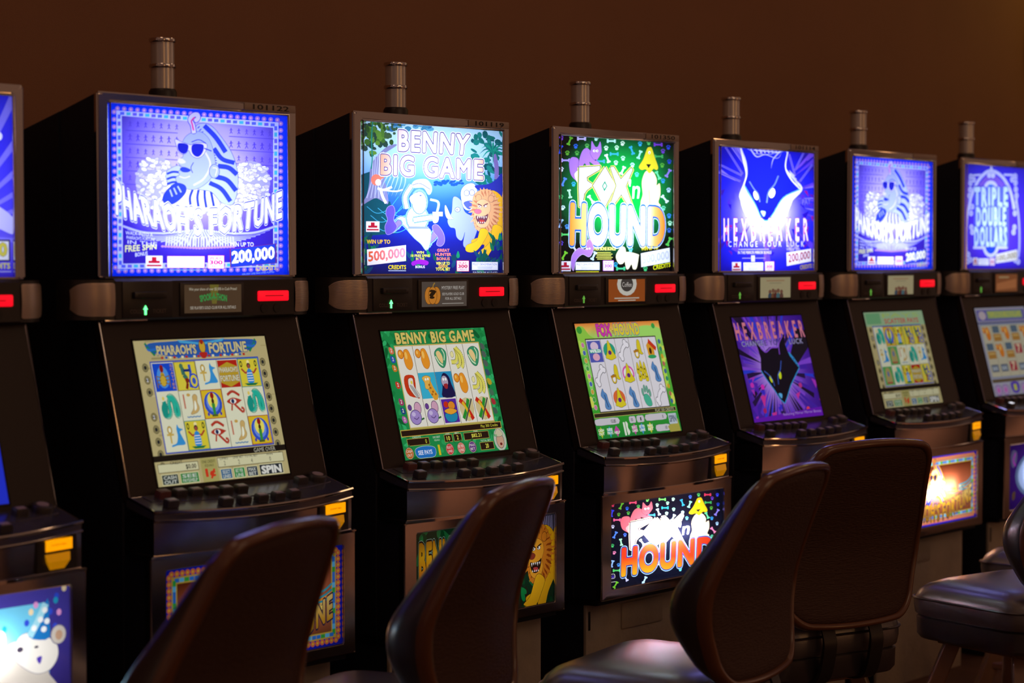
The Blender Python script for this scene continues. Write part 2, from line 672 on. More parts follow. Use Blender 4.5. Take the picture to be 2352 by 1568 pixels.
        ca.data.foreach_set('color', flat.ravel())
        me.materials.append(material)
        me.update()
        return me


# ------------------------------------------------------------------ printed artwork of the machines
TOPA = 0.505 / 0.370
BELA = 0.500 / 0.225
SCRA = 0.369 / 0.303


def badge_red(A, x, y, w, h, k=0):
    A.Q('#e8e4f0', [(x, y + k), (x + w, y), (x + w, y + h - k), (x, y + h)])
    r = '#b01830'
    A.B(r, x + w * .36, y + h * .10, x + w * .64, y + h * .45)
    A.B(r, x + w * .16, y + h * .40, x + w * .84, y + h * .60)
    A.B(r, x + w * .06, y + h * .72, x + w * .94, y + h * .86)


def badge_multi(A, x0, y0, x1, y1, line='#a030a0'):
    A.B('#f0f0ff', x0, y0, x1, y1, line=line, w=3)
    h = y1 - y0
    A.TB('MULTI DENOMINATION', x0 + 6, y0 + h * .14, x1 - 6, y0 + h * .42, '#5868a8')
    for k in (.55, .68, .81):
        A.B('#a8b4d8', x0 + 20 + k * 20, y0 + h * k, x1 - 20 - k * 20, y0 + h * k + h * .04)


def badge_play(A, x0, y0, x1, y1, c='#c01878'):
    A.B('#f2f0ff', x0, y0, x1, y1, line=c, w=3)
    h = y1 - y0
    A.TB('PLAY', x0 + 12, y0 + h * .10, x1 - 12, y0 + h * .32, c, off=.02)
    A.TB('300', x0 + 8, y0 + h * .37, x1 - 8, y0 + h * .68, c, off=.04)
    A.TB('CREDITS', x0 + 8, y0 + h * .74, x1 - 8, y0 + h * .92, c, off=.01)


def lerp(a, b, t):
    return (a[0] + (b[0] - a[0]) * t, a[1] + (b[1] - a[1]) * t)


def border(A, q, n, m, bump, band, ink1, ink2, depth=14, bw=30):
    """scalloped tile border inside quad q"""
    c = [sum(p[0] for p in q) / 4, sum(p[1] for p in q) / 4]
    for k in range(4):
        a, b = q[k], q[(k + 1) % 4]
        cnt = n if k % 2 == 0 else m
        for i in range(cnt):
            p = lerp(a, b, (i + .5) / cnt)
            A.E(bump, p[0], p[1], depth, depth, n=8)
            A.E(ink2, p[0], p[1], depth * .4, depth * .4, n=6)
    f = lambda s_: [(c[0] + (p[0] - c[0]) * (1 - s_ / abs(p[0] - c[0])), c[1] + (p[1] - c[1]) * (1 - s_ / abs(p[1] - c[1]))) for p in q]
    A.P(band, *f(depth * .9))
    mid = f(depth * .9 + bw / 2)
    for k in range(4):
        a, b = mid[k], mid[(k + 1) % 4]
        cnt = n if k % 2 == 0 else m
        for i in range(cnt):
            p = lerp(a, b, (i + .5) / cnt)
            w_, h_ = (12, bw * .28) if k % 2 == 0 else (bw * .28, 12)
            A.B(ink1[i % len(ink1)], p[0] - w_, p[1] - h_, p[0] + w_, p[1] + h_)
    return f(depth * .9 + bw)


def nemes_head(A, ox, oy, s, pal):
    """generic head in a striped royal headcloth; pal: cloth, stripe, face, glass, gold"""
    cloth, stripe, face, glass, gold, ink = pal
    T_ = lambda *p: [(ox + (x - 1130) * s, oy + (y - 780) * s) for x, y in p]
    # shoulders and collar
    A.S(gold, *T_((1000, 950), (1090, 905), (1180, 925), (1240, 1000), (1200, 1045), (1000, 1045), (960, 1000)), line=ink, w=3 * s)
    for i in range(4):
        A.L(stripe, 13 * s, T_((1085 + i * 34, 925), (1070 + i * 42, 970), (1075 + i * 44, 1025)), curve=True)
    # headcloth with its stripes
    A.S(cloth, *T_((1100, 575), (1145, 550), (1195, 568), (1245, 625), (1300, 705), (1335, 800), (1342, 900), (1325, 985), (1298, 1010), (1248, 995), (1190, 935), (1100, 900), (1100, 700)), line=ink, w=5 * s)
    for w, a in ((27, [(1150, 562), (1215, 628), (1272, 712)]), (25, [(1205, 690), (1252, 750), (1322, 772)]), (27, [(1228, 790), (1290, 800), (1336, 838)]),
                 (27, [(1215, 850), (1280, 870), (1332, 930)]), (25, [(1180, 885), (1248, 920), (1300, 990)])):
        A.L(stripe, w * s, T_(*a), curve=True)
    A.S(cloth, *T_((945, 815), (1010, 790), (1030, 860), (990, 905), (950, 892), (932, 850)), line=ink, w=4 * s)
    for y in (828, 858, 886):
        A.L(stripe, 12 * s, T_((938, y + 8), (975, y - 4), (1020, y)), curve=True)
    for i in range(16):
        t = i / 15
        x = 1112 + 100 * math.sin(t * 1.45)
        y = 572 + t * 215
        A.E(ink, ox + (x + 6 - 1130) * s, oy + (y - 780) * s, 11 * s, 3.2 * s, rot=-45 + 60 * t, n=6)
    # face
    A.S(face, *T_((1075, 605), (1130, 598), (1178, 640), (1205, 720), (1212, 800), (1180, 870), (1112, 918), (1052, 920), (1002, 888), (990, 858), (1012, 838), (1005, 822), (1030, 802), (1006, 778), (1012, 752), (1032, 735), (1020, 690), (1038, 635)), line=ink, w=4 * s)
    A.L(ink, 5 * s, T_((1078, 655), (1120, 642), (1160, 662)), curve=True)
    A.L(ink, 4 * s, T_((1090, 770), (1075, 800), (1085, 830)), curve=True)
    A.S(stripe, *T_((1012, 806), (1036, 796), (1074, 812), (1058, 826), (1026, 824)), k=3)
    A.L(gold, 6 * s, T_((1010, 850), (1040, 858), (1070, 848)), curve=True)
    A.S(gold, *T_((1008, 748), (1000, 768), (1022, 778), (1046, 770), (1030, 752)), k=3)
    A.L(gold, 10 * s, T_((1150, 700), (1185, 780), (1150, 860), (1090, 900)), curve=True)
    A.E(face, ox + 78 * s, oy + 40 * s, 28 * s, 38 * s, line=ink, w=3 * s)
    A.L(gold, 6 * s, T_((1198, 800), (1222, 806), (1214, 846)), curve=True)
    # dark glasses
    A.S(gold, *T_((985, 640), (1020, 655), (1060, 668), (1075, 672), (1110, 660), (1165, 668), (1150, 720), (1115, 745), (1080, 730), (1062, 700), (1040, 722), (1010, 715), (995, 680)), k=3, line=ink, w=5 * s)
    A.S(glass, *T_((1003, 664), (1035, 662), (1060, 674), (1056, 704), (1036, 722), (1012, 712), (1000, 690)), k=4)
    A.S(glass, *T_((1082, 672), (1110, 664), (1146, 672), (1142, 712), (1118, 738), (1092, 730), (1078, 704)), k=4)
    A.L(ink, 6 * s, T_((1150, 690), (1192, 706)))
    # raised serpent on the brow
    A.L(ink, 32 * s, T_((1092, 605), (1085, 560), (1070, 530), (1085, 505), (1110, 500), (1115, 520), (1100, 535)), curve=True)
    A.L(gold, 24 * s, T_((1092, 605), (1085, 560), (1070, 530), (1085, 505), (1110, 500), (1115, 520), (1100, 535)), curve=True)
    A.L('#b03880', 9 * s, T_((1090, 590), (1082, 555), (1078, 535), (1095, 515)), curve=True)
    # hand under the chin
    A.S(stripe, *T_((985, 890), (1040, 900), (1045, 940), (1000, 990), (950, 1010), (915, 985), (930, 940)), line=ink, w=3 * s)
    for i in range(3):
        A.L(face, 9 * s, T_((1000 - i * 22, 905 + i * 10), (1020 - i * 25, 940 + i * 12)))


def wings(A, cx, cy, w, h, col, ink, n=16):
    for sgn in (-1, 1):
        for i in range(n):
            t = (i + 1) / n
            x1 = cx + sgn * w * t
            y1 = cy + h * (0.75 - 1.0 * t ** 2.2)
            x0 = cx + sgn * w * t * .45
            y0 = cy - h * .25 * (1 - t) + h * .12
            A.L(ink, 17, [(x0, y0), ((x0 + x1) / 2 + sgn * 8, (y0 + y1) / 2 + h * .12), (x1, y1)], curve=True)
            A.L(col, 11, [(x0, y0), ((x0 + x1) / 2 + sgn * 8, (y0 + y1) / 2 + h * .12), (x1, y1)], curve=True)


def stick(A, x, y, s, c):
    A.E(c, x, y - 18 * s, 4 * s, n=6)
    A.L(c, 5 * s, [(x, y - 16 * s), (x + 1, y)])
    A.L(c, 3.5 * s, [(x - 9 * s, y - 6 * s), (x, y - 12 * s), (x + 10 * s, y - 9 * s)])
    A.L(c, 4 * s, [(x, y), (x - 7 * s, y + 14 * s)])
    A.L(c, 4 * s, [(x, y), (x + 8 * s, y + 13 * s)])


def art_pharaoh_top():
    q = [(603, 428), (1620, 497), (1628, 1412), (612, 1425)]
    A = Art(q, TOPA, '#0830f0', grid=(24, 18))  # lavender tints put the lamp's bluish bleaching into the print
    inner = border(A, [(640, 466), (1583, 530), (1586, 1374), (648, 1388)], 25, 22, '#8a6ad8', '#a9b2f4', ['#4a58e0', '#38a0c8', '#5a50e0'], '#d8a0b8', 14, 30)
    A.P(('r', 1110, 760, 0, '#9c92f2', 240, '#9084ea', 380, '#6656d4', 540, '#2e1ea0'), *inner)  # paler centre, lamp glow painted into the backdrop
    for r_ in range(5):
        for k in range(19):
            x = 730 + k * 44
            if 1010 < x < 1300:
                continue
            y = 555 + r_ * 76 + (x - 700) * .065
            stick(A, x, y, 1.1 if r_ % 2 else .9, '#3c2cb0' if k % 3 else '#4a38b8')
        A.L('#4636b8', 4, [(705, 590 + r_ * 76), (1000, 605 + r_ * 76)])
        A.L('#4636b8', 4, [(1290, 622 + r_ * 76), (1545, 636 + r_ * 76)])
    rnd = random.Random(5)
    for cx, cy, rx, ry in ((880, 880, 120, 140), (1415, 890, 110, 130), (1120, 1000, 320, 60)):
        A.E('#8a88e8', cx, cy, rx, ry)
        for i in range(105):
            a, d = rnd.uniform(0, 6.28), math.sqrt(rnd.random())
            A.E(rnd.choice(['#b9b8f6', '#cfcffa', '#a9a4f0', '#dcdcff']), cx + rx * d * math.cos(a), cy + ry * d * math.sin(a), 17, 10, rot=rnd.uniform(-40, 40), n=8, line='#6a60d8', w=2)
    nemes_head(A, 1130, 780, 1.0, ('#8c96de', '#2030b0', '#808ad6', '#141a90', '#a8a4e6', '#2020a0'))
    wings(A, 1120, 1160, 430, 110, '#a0a4f0', '#4a40c8')
    for i in range(26):
        x = 940 + i * 15
        A.L('#a9a8f2', 9, [(x, 1190), (x - 6 + i * .4, 1250)])
    for i in range(24):
        A.E('#a078d8', 915 + i * 17.5, 1256 - abs(i - 12) * .8, 10, 7, n=7)
    A.T("PHARAOH'S FORTUNE", [(653, 868), (720, 930), (800, 965), (900, 992), (1000, 1018), (1110, 1034), (1220, 1030), (1330, 1012), (1430, 990), (1510, 962), (1590, 930)],
        [(653, 1062), (740, 1092), (830, 1118), (920, 1146), (1010, 1166), (1110, 1180), (1220, 1176), (1320, 1156), (1420, 1136), (1510, 1108), (1590, 1078)],
        '#e6e6ff', off=.035, line='#3434c4', lo=.035, line2='#c4c4fa', lo2=.06, space=1.12)
    for i, s_ in enumerate(("WALK INTO A", "PHARAOH'S FORTUNE", "IN THE")):
        A.T(s_, [(705 + i * 6, 1160 + i * 26), (860 + i * 12, 1172 + i * 26)], [(705 + i * 6, 1180 + i * 26), (860 + i * 12, 1192 + i * 26)], '#c8ccff')
    A.T('FREE SPIN', [(703, 1242), (880, 1236)], [(703, 1280), (880, 1262)], '#d8d890', off=.02)
    A.T('BONUS', [(760, 1284), (830, 1275)], [(760, 1306), (830, 1296)], '#d0d8ff', off=.01)
    badge_red(A, 820, 1300, 95, 70)
    badge_multi(A, 943, 1303, 1152, 1367)
    badge_play(A, 1175, 1299, 1263, 1370)
    A.TB('WIN UP TO', 1296, 1222, 1432, 1246, '#d8d8ff', off=.01)
    A.Q('#1c38c0', [(1302, 1262), (1556, 1230), (1558, 1337), (1305, 1363)], line='#701848', w=4)
    A.T('200,000', [(1310, 1276), (1548, 1246)], [(1312, 1350), (1550, 1322)], '#f0f0d0', off=.045)
    A.T('CREDITS', [(1445, 1358), (1560, 1350)], [(1445, 1384), (1560, 1376)], '#d8d058', off=.02)
    A.T('ON ANY LINE MAX LINES PLAYED', [(1368, 1398), (1550, 1384)], [(1368, 1408), (1550, 1394)], '#90b8ff')
    A.B('#6a90f0', 955, 1377, 1150, 1382)
    A.B('#6a90f0', 668, 1380, 720, 1384)
    return A


def leaf(A, x, y, l, w, rot, c):
    c_, s_ = math.cos(R(rot)), math.sin(R(rot))
    p = [(0, 0), (l * .3, -w), (l, 0), (l * .3, w)]
    A.S(c, *[(x + a * c_ - b * s_, y + a * s_ + b * c_) for a, b in p], k=3)


def lion(A, ox, oy, s, mane, face, body, ink, nose='#d86a80', mane2=None):
    T_ = lambda *p: [(ox + x * s, oy + y * s) for x, y in p]
    mane2 = mane2 or ink
    A.S(body, *T_((40, -160), (135, -120), (150, 60), (90, 170), (55, 260), (-5, 270), (10, 210), (-60, 220), (-80, 180), (-20, 150), (20, 60)), line=ink, w=3 * s)
    rnd = random.Random(77)
    A.S(mane, *T_((-60, -140), (-10, -175), (55, -170), (100, -110), (112, -20), (95, 70), (50, 115), (-10, 120), (-55, 90), (-72, 0), (-75, -80)), line=ink, w=3 * s)
    for ring, (rx, ry, n, c_) in enumerate(((104, 150, 30, mane), (92, 128, 26, mane2), (82, 116, 24, mane))):
        for i in range(n):
            a = i / n * 6.283 + ring * .1
            x, y = 18 + (rx - 34) * math.cos(a), -28 + (ry - 34) * math.sin(a)
            leaf(A, ox + x * s, oy + y * s, rnd.uniform(40, 56) * s, 8 * s, math.degrees(math.atan2(math.sin(a) * 1.3 + .25, math.cos(a))), c_)
    A.E(mane, ox - 30 * s, oy - 118 * s, 20 * s, 24 * s, line=ink, w=2 * s)
    A.E(mane, ox + 58 * s, oy - 112 * s, 20 * s, 24 * s, line=ink, w=2 * s)
    # long muzzle, brow and open jaw
    A.S(face, *T_((-42, -88), (0, -108), (44, -86), (54, -40), (40, 0), (48, 40), (28, 82), (-12, 92), (-44, 70), (-52, 30), (-62, 5), (-56, -28), (-40, -48)), line=ink, w=3 * s)
    A.S(nose, *T_((-60, -28), (-34, -40), (-10, -26), (-22, -8), (-48, -8)), k=4, line=ink, w=2 * s)
    A.E('#f0e8d8', ox - 22 * s, oy - 58 * s, 11 * s, 9 * s, line=ink, w=2 * s)
    A.E('#f0e8d8', ox + 16 * s, oy - 60 * s, 12 * s, 9 * s, line=ink, w=2 * s)
    A.E(ink, ox - 24 * s, oy - 57 * s, 4 * s)
    A.E(ink, ox + 12 * s, oy - 59 * s, 4 * s)
    A.L(ink, 7 * s, T_((-38, -76), (-22, -70), (-8, -62)))
    A.L(ink, 7 * s, T_((36, -78), (18, -72), (4, -62)))
    A.S(ink, *T_((-50, 8), (-20, 12), (16, 6), (36, -6), (30, 34), (8, 62), (-26, 62), (-44, 40)), k=4)
    A.S('#b03838', *T_((-26, 38), (0, 36), (12, 46), (-10, 58)), k=3)
    for i in range(5):
        A.P('#f8f4e8', *T_((-42 + i * 15, 12), (-32 + i * 15, 12), (-37 + i * 15, 26 + (6 if i in (0, 3) else 0))))
    for i in range(4):
        A.P('#f8f4e8', *T_((-34 + i * 14, 58), (-26 + i * 14, 58), (-30 + i * 14, 46)))


def art_benny_top():
    q = [(383, 410), (1235, 462), (1235, 1332), (388, 1342)]
    A = Art(q, TOPA, ('v', 420, '#b8e2f4', 640, '#9cc8f0', 760, '#5a98e0', 880, '#2a62c8', 1000, '#1238b0', 1130, '#141c86', 1340, '#10185a'), grid=(22, 18))
    rnd = random.Random(11)
    for i in range(26):   # far jungle haze
        A.E(rnd.choice(['#2e6ea0', '#3c86a8', '#58a0c0']), rnd.uniform(560, 800), rnd.uniform(415, 470), rnd.uniform(12, 30), rnd.uniform(10, 20), n=8)
    for i in range(60):
        A.E(rnd.choice(['#0c5c60', '#107068', '#0a4c58', '#188078']), rnd.uniform(1050, 1240), rnd.uniform(480, 800), rnd.uniform(14, 34), rnd.uniform(8, 22), rot=rnd.uniform(0, 90), n=8)
    A.P('#0a4a58', (383, 740), (440, 720), (450, 860), (560, 900), (600, 1090), (383, 1110))
    A.S('#7a7ca8', (440, 700), (470, 640), (540, 570), (600, 560), (500, 640), (520, 740), (545, 860), (545, 915), (500, 890), (470, 880), (430, 900), (385, 925), (420, 860), (435, 780))
    for i in range(5):
        A.L('#a9acd0', 7, [(455 + i * 16, 640 - i * 10), (452 + i * 12, 760), (420 + i * 24, 880)], curve=True)
    for i in range(7):
        A.L('#9ab8e8', 9, [(520 + i * 22, 750), (490 + i * 26, 800), (470 + i * 24, 870)], curve=True, taper=True)
    for i in range(95):
        A.E(rnd.choice(['#3e6a2c', '#4c7c30', '#2e5228', '#5c8c34', '#26463a']), rnd.gauss(450, 60), rnd.gauss(485, 60), rnd.uniform(12, 26), rnd.uniform(8, 20), rot=rnd.uniform(0, 90), n=7)
    for i in range(20):
        A.E('#3a5a3c', rnd.uniform(520, 620), rnd.uniform(420, 520), rnd.uniform(6, 13), rnd.uniform(6, 12), n=6)
    A.L('#208878', 7, [(455, 412), (448, 520), (452, 640), (446, 705)], curve=True)
    A.L('#7868a8', 26, [(1185, 610), (1200, 680), (1200, 760)], curve=True)
    for a in range(0, 360, 30):
        x1, y1 = 1180 + 85 * math.cos(R(a)), 590 + 70 * math.sin(R(a)) + 20
        A.L('#149078' if a % 60 else '#0c6c68', 17, [(1180, 590), ((1180 + x1) / 2, (590 + y1) / 2 - 22), (x1, y1)], curve=True, taper=True)
    for i in range(34):
        A.E(rnd.choice(['#184c98', '#204888']), rnd.uniform(830, 1010), rnd.uniform(770, 800), 12, 8, n=6)
    # small red-haired figure by the tree
    A.L('#f0f0ff', 14, [(485, 820), (520, 830), (570, 812)], curve=True)
    A.L('#f0f0ff', 16, [(500, 820), (515, 870), (535, 910)], curve=True)
    A.L('#e8ecff', 9, [(515, 830), (590, 838), (635, 828)], curve=True)
    A.E('#e87860', 475, 770, 30, 34)
    A.E('#e87860', 505, 750, 20, 14)
    A.E('#f4d8d8', 488, 785, 18, 20)
    for i in range(8):   # curly speed lines
        x, y = 420 + i * 22, 930 + (i * 53) % 150
        A.L('#3aa0c8', 3.5, [(x, y), (x + 60, y + 40), (x + 130, y + 14), (x + 190, y - 60)], curve=True)
    # explorer running, white with pale blue edges
    g, w, k = '#78a8f0', '#e8f0ff', '#4858b8'

    def limb(pts, wd, c=w):
        A.L(g, wd + 18, pts, curve=True); A.L(k, wd + 6, pts, curve=True); A.L(c, wd, pts, curve=True)
    limb([(690, 1060), (630, 1010), (590, 1050)], 38)
    limb([(750, 1080), (780, 1150), (790, 1120)], 40)
    limb([(660, 940), (650, 870), (690, 800)], 22)
    limb([(620, 1020), (588, 1052), (566, 1070)], 30, '#8070c0')
    A.S('#5a48a8', (545, 935), (575, 925), (588, 960), (580, 1010), (600, 1050), (575, 1085), (540, 1095), (530, 1050), (545, 1010), (535, 970), line='#9a90e0', w=5)
    limb([(785, 1140), (820, 1110), (835, 1080)], 32, '#8070c0')
    A.S('#6a58b0', (815, 1045), (845, 1040), (880, 1090), (885, 1140), (865, 1165), (840, 1155), (848, 1115), (822, 1080), line='#9a90e0', w=5)
    A.E(g, 722, 1000, 72, 84)
    A.E(w, 722, 1000, 62, 75, line=k, w=3)
    A.S(w, (670, 1060), (790, 1060), (800, 1130), (780, 1190), (745, 1150), (700, 1110), line=g, w=8)
    A.B('#7888d0', 668, 1048, 790, 1062)
    A.E(g, 735, 900, 52, 78)
    A.E(w, 735, 905, 42, 66, line=k, w=3)
    A.S(w, (680, 870), (720, 845), (755, 858), (760, 885), (730, 900), (695, 912), (680, 895), line=k, w=3)
    A.E(k, 742, 862, 7, 4)
    A.S(w, (690, 795), (715, 770), (775, 765), (805, 800), (808, 835), (790, 855), (760, 815), (700, 815), line=g, w=7)
    A.L(k, 4, [(692, 800), (740, 790), (800, 825)], curve=True)
    limb([(700, 1010), (760, 1000), (830, 990)], 26)
    A.L(g, 16, [(800, 885), (850, 905), (835, 985)], curve=True)
    A.L(w, 10, [(800, 885), (850, 905), (835, 985)], curve=True)
    A.B(w, 815, 960, 875, 985, line=k, w=3)
    A.S(w, (815, 985), (850, 985), (845, 1020), (820, 1025), line=k, w=3)
    # rhino, second animal, lion
    A.S('#8e9ce0', (940, 870), (985, 890), (1010, 960), (1080, 1000), (1085, 1060), (1040, 1170), (1000, 1160), (1010, 1080), (990, 1130), (960, 1110), (950, 1060), (920, 1050), (905, 1010), (930, 960), line='#3848a8', w=4)
    A.S('#e8ecff', (892, 918), (925, 985), (940, 1000), (905, 1000), (890, 965), line='#3848a8', w=3)
    A.E('#f0f4ff', 965, 945, 14, 12, line='#3848a8', w=3)
    A.E('#3848a8', 962, 946, 4)
    A.S('#c4d4f8', (985, 840), (1015, 795), (1065, 790), (1085, 850), (1070, 920), (1040, 950), (1000, 930), line='#3848a8', w=4)
    A.E('#f4f6ff', 1020, 845, 14, 16, line='#3848a8', w=3)
    A.E('#f4f6ff', 1052, 842, 14, 16, line='#3848a8', w=3)
    A.S('#4a58b8', (1000, 905), (1040, 890), (1065, 905), (1035, 945), k=3)
    A.S('#28309a', (1070, 800), (1150, 790), (1200, 760), (1235, 730), (1235, 880), (1180, 840), (1100, 830))
    lion(A, 1118, 975, .86, '#d8a070', '#e4b080', '#e0a828', '#6a3848', mane2='#b87050')
    A.S('#e8b428', (1105, 1060), (1080, 1130), (1020, 1160), (1018, 1195), (1060, 1200), (1100, 1170), (1150, 1080), line='#5a3040', w=3)
    A.S('#e8b428', (1180, 1040), (1160, 1140), (1095, 1200), (1095, 1235), (1135, 1238), (1180, 1170), (1235, 1060), line='#5a3040', w=3)
    for i in range(90):
        x = rnd.choice([rnd.uniform(385, 470), rnd.uniform(1080, 1235), rnd.uniform(650, 1240)])
        yb = 1120 if x < 470 or x > 1180 else 1230
        leaf(A, x, rnd.uniform(yb, 1338), rnd.uniform(30, 70), 11, rnd.choice([-70, -110, -45, -130, -90]), rnd.choice(['#0f6a48', '#0a5040', '#148058', '#0c4468', '#0a3c50']))
    # title
    for s_, t, b, col in (('BENNY', [(612, 474), (1036, 498)], [(612, 590), (1024, 612)], 0), ('BIG GAME', [(507, 620), (1118, 648)], [(505, 735), (1116, 762)], 0)):
        A.T(s_, t, b, ('h', 505, '#e0a888', 640, '#f4dcd8', 780, '#ffffff', 1040, '#f8e4dc', 1120, '#e8b898'), off=.035, line='#40308c', lo=.030, line2='#f0f0ff', lo2=.065, space=1.15, res=4)
    badge_red(A, 416, 1019, 80, 63)
    A.TB('WIN UP TO', 421, 1129, 560, 1152, '#e8b820', off=.03)
    A.Q('#f0e8e8', [(422, 1188), (655, 1160), (655, 1255), (424, 1283)])
    A.T('500,000', [(430, 1202), (648, 1176)], [(432, 1268), (650, 1240)], ('h', 430, '#e85a20', 650, '#e890a8'), off=.03)
    A.TB('CREDITS', 550, 1281, 655, 1305, '#e8d020', off=.03)
    for s_, x0, x1, y, c in (('WIN', 718, 762, 1196, '#e8e040'), ('10 FREE SPINS', 685, 798, 1216, '#e8e040'), ('IN THE', 715, 765, 1235, '#e8e040'), ('JUNGLE', 690, 785, 1252, '#9020c0'), ('BONUS', 712, 768, 1283, '#e8e8f8')):
        if s_ == 'JUNGLE':
            A.S('#9020b8', (690, 1262), (740, 1246), (788, 1258), (780, 1280), (730, 1274), (696, 1284))
            continue
        A.TB(s_, x0, y, x1, y + 15, c, off=.02)
    for s_, x0, x1, y, c in (('GREAT', 842, 916, 1182, '#f07860'), ('HUNTER', 832, 926, 1207, '#f07860'), ('BONUS', 840, 918, 1233, '#f07860'), ('WIN UP TO', 836, 918, 1260, '#e8e040'), ('200X', 848, 908, 1277, '#e8a840'), ('TOTAL BET', 834, 920, 1295, '#e8e040')):
        A.TB(s_, x0, y, x1, y + 17, c, off=.03)
    badge_play(A, 962, 1254, 1032, 1315, '#c02050')
    badge_multi(A, 1052, 1260, 1208, 1308, '#205080')
    A.B('#d0d8f8', 550, 1312, 655, 1316)
    A.TB('FOR EACH LINE ALL PLAYED', 1058, 1317, 1205, 1327, '#d8e0f8')
    return A


def bone(A, x, y, l, rot, c):
    c_, s_ = math.cos(R(rot)), math.sin(R(rot))
    f = lambda a, b: (x + a * c_ - b * s_, y + a * s_ + b * c_)
    w = l * .16
    lp = []
    A.L(c, w * 1.5, [f(-l / 2, 0), f(l / 2, 0)])
    for a, b in ((-l / 2, w * .8), (-l / 2, -w * .8), (l / 2, w * .8), (l / 2, -w * .8)):
        p = f(a, b)
        A.E(c, p[0], p[1], w * .95, n=8)


def paw(A, x, y, s, rot, c):
    c_, s_ = math.cos(R(rot)), math.sin(R(rot))
    f = lambda a, b: (x + (a * c_ - b * s_) * s, y + (a * s_ + b * c_) * s)
    p = f(0, 5)
    A.E(c, p[0], p[1], 10 * s, 9 * s, n=9)
    for a, b in ((-10, -6), (-4, -12), (4, -12), (10, -6)):
        p = f(a, b)
        A.E(c, p[0], p[1], 3.6 * s, 5 * s, rot=rot, n=7)


def fox(A, T_, c, c2, ink):
    A.S(c, *T_((440, 560), (475, 575), (470, 640), (450, 670), (470, 720), (430, 680), (417, 620), (420, 580)), line=ink, w=3)
    A.S(c2, *T_((450, 670), (478, 650), (482, 735), (462, 715)), k=3)
    A.S(c, *T_((478, 590), (500, 520), (530, 500), (560, 530), (580, 570), (610, 600), (610, 616), (575, 610), (545, 590), (550, 620), (530, 625), (515, 600), (490, 640), (478, 630)), line=ink, w=3)
    A.S(c, *T_((556, 500), (560, 452), (582, 490), (600, 488), (614, 455), (622, 505), (618, 535), (585, 582), (552, 540)), k=3, line=ink, w=3)
    for x in (575, 594):
        p = T_((x, 518))[0]
        A.E('#f4f4ff', p[0], p[1], 8, 8)
        A.E('#202040', p[0] + 2, p[1], 3, 4)
    A.P('#302050', *T_((578, 575), (590, 575), (584, 585)))


def hound(A, T_, c, c2, ink):
    A.S(c2, *T_((905, 650), (950, 650), (975, 700), (975, 740), (995, 730), (998, 800), (985, 850), (998, 875), (940, 882), (880, 878), (872, 850), (885, 800), (880, 720)), line=ink, w=3)
    A.L(ink, 3, T_((925, 770), (930, 860)))
    A.S(c, *T_((915, 500), (928, 490), (945, 495), (965, 560), (985, 620), (975, 640), (955, 632), (930, 660), (905, 635), (880, 640), (862, 620), (890, 570)), k=4, line=ink, w=3)
    A.P('#202020', *T_((908, 602), (940, 602), (924, 628)))
    p = T_((930, 525))[0]
    A.E('#f4f4f0', p[0], p[1], 7, 10); A.E('#202020', p[0], p[1] + 2, 3, 4)


def foxhound(A, M, top, pal):
    """M maps the upper panel's sketch units into this sketch"""
    f = lambda *p: [M(x, y) for x, y in p]
    sc_ = abs(M(100, 0)[0] - M(0, 0)[0]) / 100
    rnd = random.Random(8)
    for (x, y, k, r_, c) in FOX_BITS:
        p = M(x, y)
        if k == 'b':
            bone(A, p[0], p[1], (46 if top else 38) * sc_, r_, c if top else BELLY_C.get(c, c))
        else:
            paw(A, p[0], p[1], (1.05 if top else .8) * sc_, r_, c if top else BELLY_C.get(c, c))
    fox(A, f, pal[0], pal[1], pal[2])
    hound(A, f, pal[3], pal[4], pal[5])
    F_ = [(480, 628), (612, 618), (610, 640), (528, 690), (530, 715), (570, 742), (528, 775), (512, 800), (498, 884), (482, 882), (478, 760)]
    O_ = [(645, 622), (712, 745), (640, 888), (568, 745)]
    X_ = [(680, 625), (700, 622), (745, 705), (812, 628), (820, 640), (775, 748), (820, 890), (800, 888), (748, 800), (685, 888), (675, 880), (718, 745)]
    for pts in (F_, O_, X_):
        c = (sum(p[0] for p in pts) / len(pts), sum(p[1] for p in pts) / len(pts))
        gr = lambda e_: [(c[0] + (x - c[0]) * (1 + e_ / max(60, math.hypot(x - c[0], y - c[1]))), c[1] + (y - c[1]) * (1 + e_ / max(60, math.hypot(x - c[0], y - c[1])))) for x, y in pts]
        A.L(pal[6], 20 * sc_, f(*(pts + [pts[0]])))
        A.L('#143020' if top else '#301830', 9 * sc_, f(*(pts + [pts[0]])))
        A.P(pal[7], *f(*pts))
    A.P('#207850' if top else '#c0b0e8', *f((643, 712), (660, 748), (640, 785), (624, 748)))
    A.P(pal[7], *f((643, 730), (652, 748), (640, 766), (632, 748)))
    A.T("'n'", f((797, 705), (905, 700)), f((797, 828), (880, 826)), pal[7], off=.01)
    A.T('HOUND', f((432, 872), (1020, 898)), f((428, 1118), (1015, 1122)), ('v', M(0, 870)[1], pal[8], M(0, 960)[1], pal[9], M(0, 1120)[1], pal[10]) if not top else
        ('h', 425, '#f09030', 520, '#f4c070', 640, '#f8f0e8', 860, '#ffffff', 960, '#f4b060', 1020, '#f08828'), off=.055, res=5, line='#1c5cb0' if top else '#203880', lo=.035, line2='#d0f0f8' if top else '#b0d8f0', lo2=.05, space=1.12)


